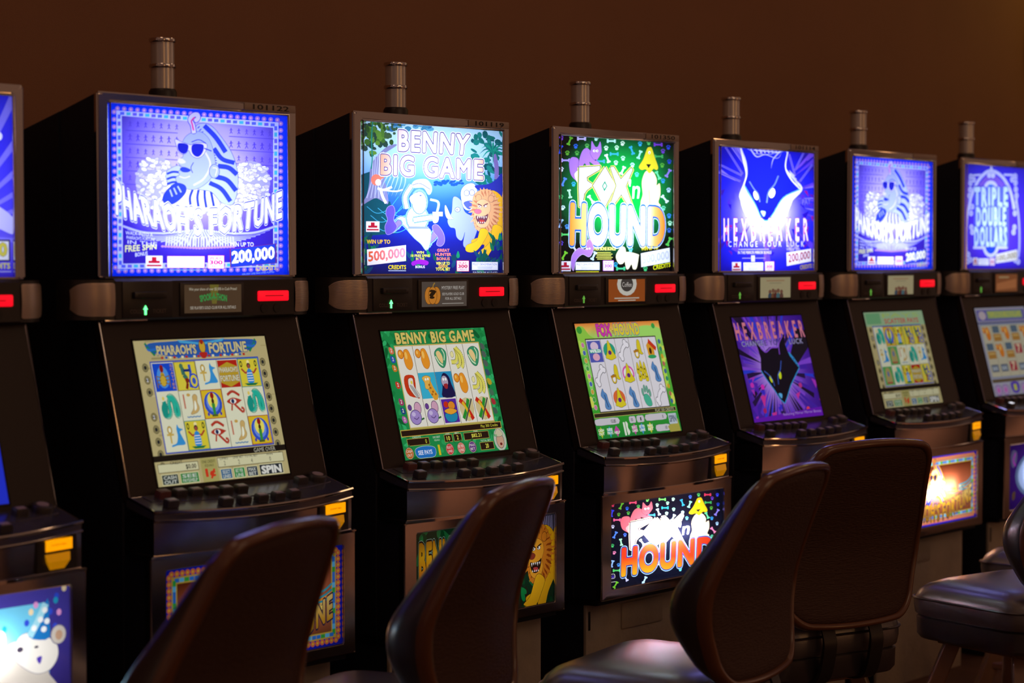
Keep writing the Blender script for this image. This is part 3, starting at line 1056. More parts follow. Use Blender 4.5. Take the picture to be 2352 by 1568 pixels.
BELLY_C = {'#7038c0': '#d83858', '#b8b0e0': '#e04868', '#2848d0': '#3840e0', '#a090e0': '#f06090', '#30a0d0': '#4870e8', '#a8e0d0': '#70d060', '#c8f0f0': '#e880a8'}
FOX_BITS = [(367, 437, 'p', -10, '#7038c0'), (420, 455, 'b', -68, '#60b030'), (495, 440, 'b', 0, '#b8b0e0'), (588, 438, 'p', 10, '#a8e0d0'), (685, 452, 'b', 0, '#a8e0d0'), (757, 468, 'p', 10, '#c8f0d0'),
            (870, 470, 'p', 0, '#30a0d0'), (987, 472, 'b', 0, '#7038c0'), (1053, 490, 'p', 0, '#2848d0'), (362, 512, 'b', -78, '#2848d0'), (458, 490, 'p', 0, '#2860d0'), (530, 487, 'p', 0, '#50a850'),
            (405, 535, 'p', 0, '#58a030'), (466, 535, 'p', 0, '#48a040'), (394, 582, 'b', 0, '#a090e0'), (368, 642, 'p', 0, '#d0d0f0'), (382, 722, 'b', -65, '#5080e0'), (445, 738, 'p', 0, '#30a0d0'),
            (420, 800, 'b', 80, '#a0e0b0'), (366, 822, 'p', 0, '#40b060'), (377, 892, 'p', 20, '#c8f0f0'), (364, 992, 'b', -76, '#90b8f0'), (404, 1014, 'p', 0, '#4080d0'), (392, 1063, 'b', 0, '#50c060'),
            (368, 1120, 'p', 0, '#5038b0'), (386, 1198, 'b', -60, '#70c030'), (652, 500, 'p', 0, '#c0f0d0'), (720, 497, 'p', 0, '#b0f0c0'), (703, 537, 'b', 0, '#30a0b0'), (660, 567, 'b', 70, '#d0e8ff'),
            (615, 586, 'b', 0, '#4090c0'), (760, 566, 'p', 0, '#a0f0c0'), (714, 596, 'p', 0, '#b0f0d0'), (817, 512, 'b', 70, '#3098c0'), (866, 540, 'b', -70, '#90e0c0'), (820, 610, 'p', 0, '#b0e0f0'),
            (757, 645, 'b', -65, '#d0f0f0'), (848, 672, 'p', 0, '#50b8c0'), (990, 550, 'b', 0, '#38a050'), (1018, 516, 'p', 0, '#6838b8'), (1058, 585, 'p', 0, '#2840c0'), (1012, 610, 'p', 0, '#50a838'),
            (984, 675, 'b', 65, '#60d090'), (1050, 660, 'b', -60, '#8878d8'), (1016, 713, 'p', 0, '#3090d0'), (1052, 773, 'p', 0, '#a8d0f0'), (1026, 830, 'b', 50, '#c8f0f0'), (1018, 892, 'p', 0, '#60d0a0'),
            (1053, 942, 'p', 0, '#3080e0'), (1058, 990, 'p', 0, '#a0f0c0'), (1052, 1036, 'p', 0, '#3060c0'), (1050, 1108, 'b', -65, '#50c050'), (555, 835, 'b', 55, '#c8f8e0'), (805, 1162, 'p', 0, '#60d0e0'),
            (680, 1098, 'b', 60, '#e8f8f0'), (450, 1150, 'b', 60, '#c0c0f0'), (572, 1200, 'b', -65, '#b0d8f0'), (742, 1282, 'b', 0, '#40c080'), (926, 462, 'p', 0, '#50b860'), (710, 1258, 'p', 0, '#2090b0'), (898, 1285, 'p', 0, '#40c070')]


def art_fox_top():
    q = [(350, 410), (1085, 455), (1073, 1308), (352, 1312)]
    A = Art(q, TOPA, ('r', 740, 780, 0, '#00a434', 190, '#0a9638', 320, '#06582a', 430, '#04100c', 600, '#04040a'), grid=(28, 24))
    foxhound(A, lambda x, y: (x, y), True, ('#a070c8', '#e8d8f8', '#302058', '#d0c828', '#ece8b0', '#807030', '#c8d060', '#eef4ff', 0, 0, 0))
    A.S('#a070c8', (440, 1190), (480, 1150), (520, 1160), (530, 1110), (550, 1095), (570, 1150), (545, 1205), (500, 1190), (460, 1230), (445, 1295), (430, 1250), line='#e0d0f8', w=3)
    A.E('#f0f0ff', 530, 1155, 6); A.E('#f0f0ff', 546, 1153, 6)
    A.S('#ece8c0', (770, 1180), (850, 1190), (855, 1210), (842, 1280), (820, 1285), (810, 1255), (790, 1285), (775, 1275), line='#707040', w=3)
    A.S('#ece8c0', (712, 1200), (745, 1145), (770, 1150), (775, 1200), (760, 1245), (730, 1250), line='#707040', w=3)
    A.TB('PICK BONE BONUS', 575, 1143, 710, 1165, '#d8d870', off=.03)
    for i, (a, b) in enumerate(((590, 680), (582, 690), (590, 682), (586, 692), (594, 684))):
        A.B('#b8b850', a, 1176 + i * 10.5, b, 1181 + i * 10.5)
    A.TB('WIN UP TO', 873, 1140, 980, 1166, '#d8c830', off=.03, skew=-8)
    A.Q('#e8f0f4', [(870, 1185), (1054, 1148), (1056, 1240), (872, 1273)])
    A.T('500,000', [(880, 1202), (1048, 1166)], [(882, 1258), (1050, 1228)], '#c0c8e0', off=.03)
    A.T('CREDITS', [(948, 1262), (1058, 1244)], [(948, 1292), (1058, 1270)], '#d8e020', off=.03)
    badge_red(A, 360, 1234, 68, 64)
    badge_multi(A, 458, 1240, 608, 1290, '#205060')
    badge_play(A, 632, 1232, 695, 1294, '#a040b0')
    A.B('#c8c820', 460, 1298, 604, 1305)
    A.P('#1830d0', (352, 1303), (375, 1300), (378, 1312), (352, 1312))
    return A


def art_fox_belly():
    q = [(735, 242), (1565, 125), (1565, 755), (735, 890)]
    A = Art(q, BELA, '#0d0e1c', grid=(22, 14))

    def M(x, y):   # upper sketch -> this (sheared, squat) sketch
        u, v = (x - 350) / 730, (y - 425) / 800
        return (735 + 800 * u * 1.03, 242 - 117 * u + 640 * v)
    foxhound(A, M, False, ('#e06470', '#f0a0a0', '#401828', '#e0b818', '#e8d8b8', '#806020', '#e8c8a8', '#f0ecff', '#e03418', '#e87018', '#d8c018'))
    A.L('#b0b0a8', 5, [(735, 775), (765, 772), (770, 800), (745, 805), (740, 790)], curve=True)
    A.L('#b0b0a8', 5, [(735, 835), (775, 830)])
    return A


def art_pharaoh_belly():
    q = [(0, 0), (1000, 0), (1000, 450), (0, 450)]
    A = Art(q, BELA, '#101a9c', grid=(20, 10))
    inner = border(A, [(22, 22), (978, 22), (978, 428), (22, 428)], 34, 15, '#d06a3c', '#b89a38', ['#2a6cc0', '#58b0d8', '#2e9a40', '#2a6cc0'], '#d8b030', 14, 30)
    A.P(('v', 60, '#501e0c', 140, '#8a4428', 260, '#a86040', 420, '#5c2a10'), *inner)
    rnd = random.Random(4)
    for i in range(90):
        A.E(rnd.choice(['#d0a030', '#e8c860', '#b88020']), rnd.uniform(120, 880), rnd.gauss(270, 26), 16, 10, rot=rnd.uniform(-40, 40), n=8, line='#704010', w=2)
    wings(A, 520, 240, 420, 120, '#e08820', '#203070', n=12)
    for sgn in (-1, 1):
        for i in range(3):
            A.L('#2090a0', 9, [(520 + sgn * 250, 215 + i * 16), (520 + sgn * 360, 200 + i * 22), (520 + sgn * 420, 170 + i * 26)], curve=True)
    nemes_head(A, 470, 190, .58, ('#d8a030', '#2038a0', '#e8c888', '#181830', '#d08020', '#402818'))
    A.T("PHARAOH'S FORTUNE", [(60, 240), (200, 285), (350, 310), (500, 318), (650, 308), (800, 272), (942, 215)],
        [(60, 350), (200, 395), (350, 418), (500, 424), (650, 416), (800, 378), (942, 322)],
        ('v', 220, '#d8b868', 330, '#b88418', 400, '#8a5c10'), off=.035, line='#0c1238', lo=.05, line2='#a08848', lo2=.05, space=1.12)
    return A


def art_benny_belly():
    q = [(0, 0), (1000, 0), (1000, 450), (0, 450)]
    A = Art(q, BELA, '#0c2c18', grid=(20, 10))
    rnd = random.Random(21)
    for i in range(120):
        leaf(A, rnd.uniform(0, 1000), rnd.uniform(-10, 470), rnd.uniform(40, 90), 14, rnd.uniform(-150, -30), rnd.choice(['#0c5c28', '#107838', '#083c1c', '#186030', '#241c10']))
    A.P('#3a3440', (860, 0), (1000, 0), (1000, 150), (930, 190), (880, 130))
    for i in range(7):
        A.L('#8c86a8', 6, [(900 + i * 14, 10), (915 + i * 12, 80), (930 + i * 12, 150)], curve=True)
    lion(A, 868, 225, 1.0, '#c8741c', '#dc9424', '#dca010', '#281008', nose='#803020', mane2='#8c3c0c')
    A.S('#e0a414', (870, 300), (820, 400), (770, 440), (860, 450), (900, 400), (930, 330), line='#281008', w=4)
    A.T('BENNY BIG GAME', [(30, 60), (720, 40)], [(30, 220), (720, 190)], ('v', 50, '#b07010', 120, '#d8a010', 210, '#c87010'), off=.05, line='#201008', lo=.04, line2='#98b8a0', lo2=.05, space=1.1)
    A.S('#b85010', (20, 240), (80, 230), (140, 250), (60, 290))
    return A


def art_hex_top():
    q = [(285, 397), (927, 437), (915, 1252), (280, 1252)]
    A = Art(q, TOPA, ('r', 605, 850, 0, '#ffffff', 90, '#e8e6ff', 160, '#8c84f4', 240, '#4038e4', 330, '#1c20d8', 460, '#1414b8'), grid=(26, 22))  # white centre is the lamp's hot spot, painted into the sheet
    rnd = random.Random(2)
    for i in range(26):   # shards
        a = rnd.uniform(0, 6.28)
        r0, r1 = rnd.uniform(200, 300), rnd.uniform(320, 520)
        w = rnd.uniform(.02, .07)
        cx, cy = 600, 760
        A.P(rnd.choice(['#5a3ad8', '#3020b0', '#7048e0', '#2418a0', '#8070e8']), (cx + r0 * math.cos(a), cy + r0 * math.sin(a)), (cx + r1 * math.cos(a - w), cy + r1 * math.sin(a - w)), (cx + r1 * math.cos(a + w), cy + r1 * math.sin(a + w)))
    for i in range(34):
        x = rnd.choice([rnd.uniform(283, 400), rnd.uniform(830, 925), rnd.uniform(283, 925)])
        y = rnd.uniform(880, 1250) if 400 < x < 830 else rnd.uniform(640, 1250)
        A.P(rnd.choice(['#3018a0', '#6018a0', '#90187c', '#4828c0', '#2010a8']), (x, y), (x + rnd.uniform(15, 50), y + rnd.uniform(-30, 10)), (x + rnd.uniform(5, 40), y + rnd.uniform(15, 50)))
    for p in ([(330, 405), (445, 590)], [(380, 405), (455, 520)], [(290, 525), (440, 600)], [(285, 575), (430, 640)], [(760, 450), (800, 600)], [(860, 440), (800, 560)], [(920, 520), (830, 640)]):
        A.L('#7c70ec', 12, p)
        A.L('#3a30c8', 5, p)
    # wolf-like cat head above lamp glow put into the print colour
    A.S(('r', 605, 800, 60, '#ffffff', 150, '#e8e4ff', 230, '#5048e8'), (440, 680), (500, 720), (605, 900), (720, 740), (800, 700), (770, 800), (720, 900), (660, 960), (600, 975), (530, 950), (470, 880), (430, 780))
    A.S('#d8d8ff', (430, 400), (455, 500), (475, 600), (440, 680), (425, 760), (520, 860), (600, 925), (680, 880), (780, 770), (850, 690), (800, 620), (735, 540), (750, 440), (700, 430), (600, 470), (500, 440))
    A.S(('v', 430, '#1420d8', 700, '#101cae', 900, '#0c1490'), (440, 405), (470, 500), (478, 590), (458, 660), (480, 720), (530, 800), (560, 870), (600, 908), (630, 890), (680, 800), (740, 730), (832, 690), (800, 640), (755, 590), (730, 530), (745, 440), (690, 440), (620, 455), (530, 450), (500, 430), k=4, line='#a8b0ff', w=6)
    A.L('#e8e8ff', 9, [(430, 400), (450, 500), (470, 590), (452, 665)], curve=True)
    A.L('#e8e8ff', 8, [(752, 430), (735, 540), (770, 620), (832, 690)], curve=True)
    A.L('#58a0f0', 8, [(458, 670), (530, 800), (565, 880), (605, 908), (650, 860), (720, 750), (832, 692)], curve=True)
    for p in ([(500, 420), (540, 470), (600, 455), (680, 480), (715, 425)], [(690, 440), (650, 490), (636, 555)]):
        A.L('#b0b0ff', 11, p, curve=True, taper=True)
    A.L('#e0e0ff', 5, [(520, 425), (700, 440)])
    for i in range(6):
        A.L('#c8c8ff', 7, [(530 + i * 28, 415), (545 + i * 26, 445)])
    for i in range(4):
        A.P('#b0b0ff', (760 + i * 14, 560 + i * 26), (800 + i * 12, 600 + i * 24), (776 + i * 14, 612 + i * 22))
    A.E('#fcfcff', 534, 735, 16, 32, rot=-14)
    A.E('#fcfcff', 642, 718, 21, 34, rot=12)
    A.L('#6078f4', 8, [(490, 640), (520, 690), (548, 725), (560, 780)], curve=True)
    A.L('#6078f4', 9, [(686, 600), (660, 660), (620, 710), (606, 785)], curve=True)
    A.S('#a0c8ff', (565, 842), (598, 846), (586, 880), k=4)
    A.T('HEXBREAKER', [(318, 895), (885, 895)], [(318, 1040), (885, 1040)], '#f0dcf4', off=.024, line='#7830a8', lo=.03, space=1.9)
    for i in range(10):
        A.B('#e06080', 334 + i * 58, 940, 340 + i * 58, 1000)
    A.T('CHANGE YOUR LUCK', [(348, 1046), (858, 1046)], [(348, 1084), (858, 1084)], '#d8d4ff', off=.01, line='#281888', lo=.03, space=1.7)
    A.TB('PAY', 848, 762, 905, 800, '#7068d8', off=.02, skew=-10)
    A.TB('WIN UP TO', 738, 1090, 820, 1112, '#c0b8f8')
    A.TB('IN THE MIRROR MIRROR BONUS', 412, 1112, 635, 1132, '#d0c8ff', off=.02)
    A.B('#a8a0f0', 415, 1098, 620, 1104)
    A.B('#9890e8', 440, 1158, 595, 1163)
    A.B('#c8c8f8', 500, 1142, 525, 1185)
    badge_red(A, 372, 1186, 60, 64)
    badge_multi(A, 448, 1190, 580, 1245, '#2030a0')
    badge_play(A, 594, 1186, 652, 1246)
    A.Q('#e8e4f4', [(738, 1125), (905, 1098), (905, 1185), (740, 1215)], line='#181860', w=4)
    A.T('200,000', [(750, 1136), (898, 1112)], [(752, 1200), (898, 1174)], '#a01838', off=.02)
    A.T('CREDITS', [(830, 1212), (908, 1202)], [(830, 1240), (908, 1228)], '#b8a030', off=.03)
    return A


def art_tdd_top():
    q = [(155, 150), (1250, 215), (1235, 1438), (140, 1452)]
    A = Art(q, TOPA, ('v', 150, '#3430e0', 700, '#4a30e4', 1200, '#5034e0', 1440, '#3020d0'), grid=(14, 12))
    lt_, md, dk = '#c6ccff', '#8e90f0', '#2030d8'
    for s_ in (1, -1):
        X = lambda x: 590 + s_ * (x - 590) + (0 if s_ > 0 else 30)
        for w, c in ((34, '#6a68e8'), (22, lt_)):
            A.L(c, w, [(X(430), 290), (X(260), 300), (X(225), 340), (X(245), 430), (X(215), 540), (X(235), 640)], curve=True)
            A.L(c, w, [(X(235), 560), (X(190), 800), (X(175), 1050), (X(185), 1260), (X(215), 1330)], curve=True)
        for x, y in ((245, 310), (295, 350), (240, 390), (235, 470), (225, 545), (265, 680), (250, 760), (255, 930), (270, 990), (205, 1265), (240, 1330), (195, 1350)):
            A.E(lt_, X(x), y, 30, 34, line='#6a68e8', w=6)
            A.E(md, X(x), y, 13, 16)
    pts = [(210, 720), (260, 540), (360, 370), (480, 270), (580, 245), (690, 275), (800, 360), (890, 500), (950, 700)]
    A.P('#7858d8', (330, 440), *[(p[0] * .92 + 46, p[1] * .92 + 60) for p in pts[2:7]], (860, 440))
    A.L('#7070e8', 52, pts, curve=True)
    A.L(lt_, 38, pts, curve=True)
    A.E(lt_, 578, 225, 22, 40); A.E(lt_, 545, 295, 34, 34, line='#6a68e8', w=5); A.E(lt_, 605, 297, 34, 34, line='#6a68e8', w=5)
    A.E(lt_, 570, 450, 110, 90); A.E('#3c78d8', 570, 465, 70, 60)
    A.P('#5c64e4', (300, 440), (860, 440), (860, 1190), (300, 1190))
    A.E(lt_, 570, 1160, 130, 140); A.E('#1c44d8', 570, 1150, 90, 105)
    for s_, y0, y1, x0, x1 in (('TRIPLE', 455, 670, 300, 850), ('DOUBLE', 695, 912, 330, 820), ('DOLLARS', 935, 1155, 300, 835)):
        A.B('#5a68e4', x0, y0 - 6, x1, y1 + 10)
        A.TB(s_, x0 + 8, y0, x1 - 8, y1, '#bcd8fa', off=.055, line='#2a38c8', lo=.05, space=1.3)
    A.B(lt_, 285, 1165, 450, 1195); A.B(lt_, 670, 1165, 840, 1195)
    badge_red(A, 283, 1303, 75, 90)
    badge_multi(A, 368, 1312, 540, 1395, '#3028b0')
    badge_play(A, 556, 1308, 632, 1395)
    A.Q('#e8e8e8', [(650, 1262), (1000, 1200), (1000, 1330), (652, 1370)], line='#2028a0', w=8)
    A.T('100,000', [(670, 1280), (985, 1224)], [(672, 1350), (985, 1312)], '#a8a080', off=.04)
    return A


def art_m0_top():
    q = [(0, 0), (1000, 0), (1000, 740), (0, 740)]
    A = Art(q, TOPA, ('v', 0, '#2a2ce8', 300, '#3a34f0', 480, '#5048f0', 620, '#6a5cf0', 740, '#3828d8'), grid=(14, 10))
    for i in range(16):
        a = R(200 + i * 11)
        A.P('#8078f8', (700, 560), (700 + 800 * math.cos(a - .03), 560 + 800 * math.sin(a - .03)), (700 + 800 * math.cos(a + .03), 560 + 800 * math.sin(a + .03)))
    A.S('#c8c4ff', (860, 430), (930, 450), (1000, 500), (1000, 560), (930, 540), (850, 520))
    A.E('#f4f4ff', 925, 170, 26, 20); A.E('#f4f4ff', 880, 320, 18, 30, rot=30)
    A.B('#eaeaf4', 700, 590, 975, 665, line='#181840', w=6)
    A.T('200,000', [(715, 598), (965, 598)], [(715, 656), (965, 656)], '#d8cc50', off=.05, line='#505070', lo=.02)
    A.T('CREDITS', [(850, 678), (980, 678)], [(850, 700), (980, 700)], '#e0d850', off=.03)
    A.B('#b8b8f0', 880, 710, 985, 714)
    return A


def art_m0_belly():
    q = [(0, 0), (1000, 0), (1000, 450), (0, 450)]
    A = Art(q, BELA, ('v', 0, '#40388c', 450, '#302468'), grid=(16, 8))
    A.P('#68b8d0', (60, 55), (905, 55), (905, 400), (60, 400))
    rnd = random.Random(6)
    for i in range(44):
        A.E(rnd.choice(['#d890c0', '#2090b0', '#c8c080', '#3048c0', '#e8d0a0']), rnd.uniform(0, 1000), rnd.uniform(5, 170), 12, 14, n=7)
    # bears in party hats: one large at the right, more to the left
    A.S('#e0d8cc', (540, 230), (600, 190), (640, 180), (660, 140), (700, 150), (700, 200), (640, 250), (560, 300), line='#6888c8', w=4)
    for ox in (-430, 0):
        T_ = lambda *p: [(x + ox, y) for x, y in p]
        A.S('#cabfae', *T_((720, 200), (780, 190), (860, 205), (935, 230), (940, 290), (900, 330), (935, 380), (990, 470), (620, 470), (660, 330), (690, 250)), line='#58507c', w=5)
        A.S('#e8e0d0', *T_((760, 185), (800, 165), (860, 180), (930, 215), (945, 270), (910, 320), (850, 330), (790, 300), (745, 250)), line='#706880', w=4)
        A.E('#cabfae', 948 + ox, 190, 34, 36, line='#706880', w=4)
        A.E('#c09878', 950 + ox, 192, 17, 20)
        A.S('#1c70b0', *T_((810, 180), (840, 130), (900, 40), (905, 120), (908, 195), (860, 200)), k=2)
        A.L('#9cd0d8', 30, T_((815, 180), (850, 130), (890, 60)))
        for x, y in ((835, 150), (865, 120), (885, 85), (880, 160), (895, 130)):
            A.E('#e8e8e0', x + ox, y, 13, 12)
        A.E('#302840', 845 + ox, 225, 10, 5); A.S('#5038a0', *T_((845, 270), (870, 265), (860, 295)), k=3)
        A.E('#403848', 770 + ox, 225, 15, 11)
    A.S('#c03878', (500, 420), (620, 400), (640, 430), (560, 450))
    return A


def art_m6_belly():
    q = [(0, 0), (1000, 0), (1000, 450), (0, 450)]
    A = Art(q, BELA, '#2c1058', grid=(16, 8))
    for x in (60, 900):
        A.S('#585070', (x, 40), (x + 60, 60), (x + 50, 130), (x, 160), (x - 30, 90))
        A.L('#a020a0', 14, [(x + 40, 60), (x + 10, 110), (x + 40, 150)], curve=True)
        A.S('#584020', (x, 340), (x + 40, 330), (x + 30, 380), (x, 385))
    A.E('#50607c', 500, 225, 400, 185, n=30); A.E('#8c9cc0', 500, 225, 360, 160, n=30)
    A.TB('TRIPLE', 260, 80, 740, 165, '#2850c0', off=.05); A.TB('DOUBLE', 280, 180, 720, 265, '#2850c0', off=.05); A.TB('DOLLARS', 260, 280, 740, 365, '#2850c0', off=.05)
    return A


# ------------------------------------------------------------------ game screens: sketch units 0..100 across, 0..80 down
SQ = [(0, 0), (100, 0), (100, 80), (0, 80)]
INK = '#202028'


def sym(A, k, x, y, w, h):
    cx, cy = x + w / 2, y + h / 2
    P = lambda a, b: (x + a * w, y + b * h)
    if k == 'scarab':
        A.B('#1848c8', x + .3, y + .2, x + w - .3, y + h - .2)
        A.E('#4a90e0', cx - 1, cy, w * .28, h * .38)
        A.E('#8a1c18', *P(.42, .20), 1.4, 2.2); A.E('#b8962c', *P(.42, .42), 1.6, 1.5); A.E('#c8a838', *P(.42, .62), 2.3, 3.0, line='#604810', w=.3)
        for s_ in (-1, 1):
            for j in range(3):
                A.L('#806418', .5, [P(.42 + s_ * .1, .5 + j * .1), P(.42 + s_ * .3, .45 + j * .15), P(.42 + s_ * .28, .62 + j * .12)])
        for i, c in enumerate('SCATTER'):
            A.TB(c, x + w * .82, y + h * (.06 + i * .13), x + w * .95, y + h * (.15 + i * .13), '#d09828')
    elif k == 'warrior':
        A.B('#d8c840', x + .3, y + .2, x + w - .3, y + h - .2, line='#604010', w=.3)
        A.L('#3c7060', 2.6, [P(.35, .2), P(.38, .45), P(.5, .6)]); A.E('#487858', *P(.32, .15), 1.4, 1.6)
        A.L('#802818', 1.7, [P(.45, .58), P(.5, .75), P(.42, .95)]); A.L('#802818', 1.5, [P(.5, .6), P(.68, .75), P(.7, .92)])
        A.L('#3050b8', 1.8, [P(.7, .1), P(.72, .4), P(.62, .9)]); A.E('#d8c840', *P(.82, .68), 2.6, 3.4, line='#2848c0', w=.9); A.E('#3858c0', *P(.82, .68), 1.4, 1.9)
        A.L('#203070', 1.4, [P(.4, .3), P(.7, .3)])
    elif k == 'anubis':
        A.E('#c8a850', *P(.30, .26), 1.5, 2.0, line='#907020', w=.3); A.E('#e8ecd8', *P(.30, .26), .8, 1.3)
        A.L('#c8a850', 1.0, [P(.30, .36), P(.30, .72)]); A.L('#c8a850', 1.0, [P(.14, .42), P(.46, .42)])
        A.S('#3890d0', *[P(*p) for p in ((.62, .22), (.68, .08), (.74, .2), (.92, .27), (.76, .34), (.84, .55), (.92, .78), (.55, .80), (.3, .84), (.3, .78), (.52, .72), (.62, .5), (.62, .34))], k=3)
    elif k == 'logo':
        A.B('#b02418', x + .3, y + .2, x + w - .3, y + h - .2)
        A.P('#b89828', P(.03, .25), P(.5, .08), P(.97, .25), P(.97, .8), P(.5, .97), P(.03, .8))
        A.TB("PHARAOH'S", x + .8, y + h * .26, x + w - .8, y + h * .44, '#d8d4b0', off=.03, line='#382060', lo=.03)
        A.TB('FORTUNE', x + .8, y + h * .56, x + w - .8, y + h * .76, '#d8d4b0', off=.03, line='#382060', lo=.03)
    elif k == 'isis':
        A.B('#d8c838', x + .3, y + .2, x + w - .3, y + h - .2, line='#208880', w=.4)
        for s_ in (0, 1):
            A.E('#283820', *P(.14 + s_ * .72, .18), 1.0, 1.9); A.E('#d8c838', *P(.14 + s_ * .72, .18), .5, 1.0)
        A.E('#f0e0a0', *P(.5, .12), 1.1, 1.2); A.E('#303030', *P(.5, .25), 1.5, 1.6); A.E('#a05040', *P(.5, .27), 1.0, 1.2)
        A.L('#a83830', 1.0, [P(.12, .35), P(.3, .52), P(.5, .42), P(.7, .52), P(.88, .35)])
        A.S('#3088d0', *[P(*p) for p in ((.4, .4), (.6, .4), (.66, .85), (.34, .85))], k=2)
        for j in range(4):
            A.L('#e8e8f0', .35, [P(.36, .52 + j * .09), P(.64, .52 + j * .09)])
        A.P('#1c7040', P(.15, .88), P(.85, .88), P(.7, .96), P(.3, .96))
    elif k == 'snake':
        for c, wd in (('#0c6858', 2.7), ('#28b098', 2.0)):
            A.L(c, wd, [P(.26, .30), P(.3, .48), P(.2, .72), P(.36, .84), P(.5, .7), P(.48, .36), P(.6, .2), P(.72, .4), P(.72, .72), P(.84, .84), P(.88, .6), P(.8, .3), P(.62, .12), P(.46, .2)], curve=True)
        A.S('#1c9080', *[P(*p) for p in ((.1, .6), (.16, .4), (.3, .3), (.4, .45), (.36, .8), (.18, .86))], k=3)
        A.E('#e0c860', *P(.26, .2), .9, 1.1)
    elif k == 'bird':
        A.B('#c07058', x + w * .15, y + h * .1, x + w * .22, y + h * .6); A.E('#c8a050', *P(.42, .13), 1.4, .9)
        A.S('#c8a868', *[P(*p) for p in ((.6, .2), (.72, .12), (.82, .2), (.78, .4), (.84, .6), (.7, .75), (.4, .8), (.56, .62), (.6, .4))], k=3, line='#806030', w=.3)
        A.S('#e8ecd8', *[P(*p) for p in ((.66, .35), (.72, .4), (.72, .6), (.6, .68))], k=3)
        A.L('#6088b0', .6, [P(.2 + i * .08, .88 + (.03 if i % 2 else 0)) for i in range(9)])
    elif k == 'wings':
        A.B('#d8b828', x + .3, y + .2, x + w - .3, y + h - .2, line='#a03018', w=.4)
        A.E('#3050c0', cx, cy - .3, w * .43, h * .42); A.E('#6888e0', cx, cy - .8, w * .32, h * .34); A.E('#e8dc60', cx, cy - 2, w * .24, h * .28)
        A.E('#982018', *P(.5, .2), 1.4, 1.9); A.E('#402818', *P(.5, .4), 1.0, 1.6); A.P('#389038', P(.42, .48), P(.58, .48), P(.56, .86), P(.44, .86)); A.B('#50602c', x + w * .36, y + h * .86, x + w * .64, y + h * .94)
        for s_ in (.2, .8):
            A.E('#4038a0', *P(s_, .85), .8, 1.0)
    elif k == 'eye':
        A.L('#b03828', 1.5, [P(.22, .22), P(.5, .10), P(.82, .26)], curve=True); A.S('#b03828', *[P(*p) for p in ((.14, .46), (.45, .32), (.86, .42), (.84, .46), (.5, .58))], k=3)
        A.E('#e8e8e0', *P(.46, .45), 2.4, 1.4); A.E('#283058', *P(.44, .45), 1.2, 1.3)
        A.L('#b03828', 1.0, [P(.38, .56), P(.32, .78)]); A.L('#b03828', 1.3, [P(.5, .56), P(.7, .74), P(.86, .86), P(.92, .74), P(.8, .7)], curve=True)
    elif k in ('mango', 'orange'):
        c = '#e89428' if k == 'mango' else '#d07828'
        A.S(c, *[P(*p) for p in ((.45, .15), (.68, .12), (.82, .4), (.84, .7), (.66, .88), (.46, .8), (.38, .55), (.42, .35))], line='#a04810', w=.4)
        A.E(c, *P(.24, .28), 2.4, 2.6, line='#a04810', w=.4); A.E('#f4c060', *P(.54, .34), 1.2, 2.4); A.E('#f4c060', *P(.2, .24), .9, 1.1)
    elif k == 'melon':
        A.S('#389468', *[P(*p) for p in ((.2, .35), (.4, .15), (.7, .12), (.92, .3), (.8, .7), (.6, .88), (.35, .75))], line='#1c4830', w=.4)
        A.S('#e8c888', *[P(*p) for p in ((.3, .3), (.5, .22), (.66, .45), (.6, .72), (.4, .55))], k=4); A.L('#d8e8c0', .9, [P(.24, .42), P(.4, .68), P(.6, .8)], curve=True); A.L('#d8e8c0', .7, [P(.7, .16), P(.8, .36), P(.72, .6)], curve=True)
    elif k == 'banana':
        for a in (((.5, .12), (.55, .4), (.42, .66), (.12, .68)), ((.52, .12), (.68, .45), (.62, .78), (.4, .88)), ((.54, .12), (.82, .4), (.84, .75), (.7, .92))):
            A.L('#504818', 2.9, [P(*p) for p in a], curve=True); A.L('#e0d860', 2.3, [P(*p) for p in a], curve=True)
        A.S('#e8e0a0', *[P(*p) for p in ((.15, .34), (.3, .26), (.34, .44), (.2, .5))], k=3, line='#504818', w=.3)
    elif k == 'plum':
        A.E('#d0a0b8', *P(.62, .3), 3.0, 3.6, line='#503060', w=.4); A.E('#6a4090', *P(.16, .26), 1.6, 1.7, line='#302050', w=.3)
        A.E('#a088c8', *P(.42, .64), 5.0, 4.4, line='#403068', w=.4); A.E('#c8b8e0', *P(.32, .52), 1.8, 1.4); A.L('#604880', .5, [P(.3, .66), P(.45, .72), P(.6, .64)], curve=True); A.L('#306838', 1.0, [P(.72, .74), P(.9, .7)])
    elif k == 'ostrich':
        A.S('#c83818', *[P(*p) for p in ((.2, .1), (.6, .05), (.8, .2), (.7, .9), (.9, .95), (.3, .85), (.12, .5))], k=3); A.S('#e8dcd0', *[P(*p) for p in ((.42, .2), (.66, .2), (.66, .5), (.9, .88), (.66, .9), (.4, .6), (.36, .4))], k=4, line=INK, w=.4)
        A.E('#e0d040', *P(.56, .34), .9, 1.1); A.S('#a8a8a8', *[P(*p) for p in ((.4, .45), (.6, .5), (.84, .86), (.7, .9))], k=3)
    elif k == 'giraffe':
        A.B('#38b0d0', x, y, x + w, y + h); A.L('#e0a030', 5.2, [P(.5, .35), P(.62, .65), P(.85, 1.0)], curve=True); A.S('#e8b450', *[P(*p) for p in ((.2, .2), (.45, .12), (.7, .2), (.6, .4), (.5, .62), (.3, .6), (.3, .38))], k=4, line='#805010', w=.4)
        for a, b in ((.6, .6), (.7, .75), (.62, .85), (.84, .85), (.55, .48)):
            A.E('#a86018', *P(a, b), .9, .8, n=6)
        A.E('#f4f4f0', *P(.4, .26), .8); A.E('#f4f4f0', *P(.54, .25), .8)
    elif k == 'gorilla':
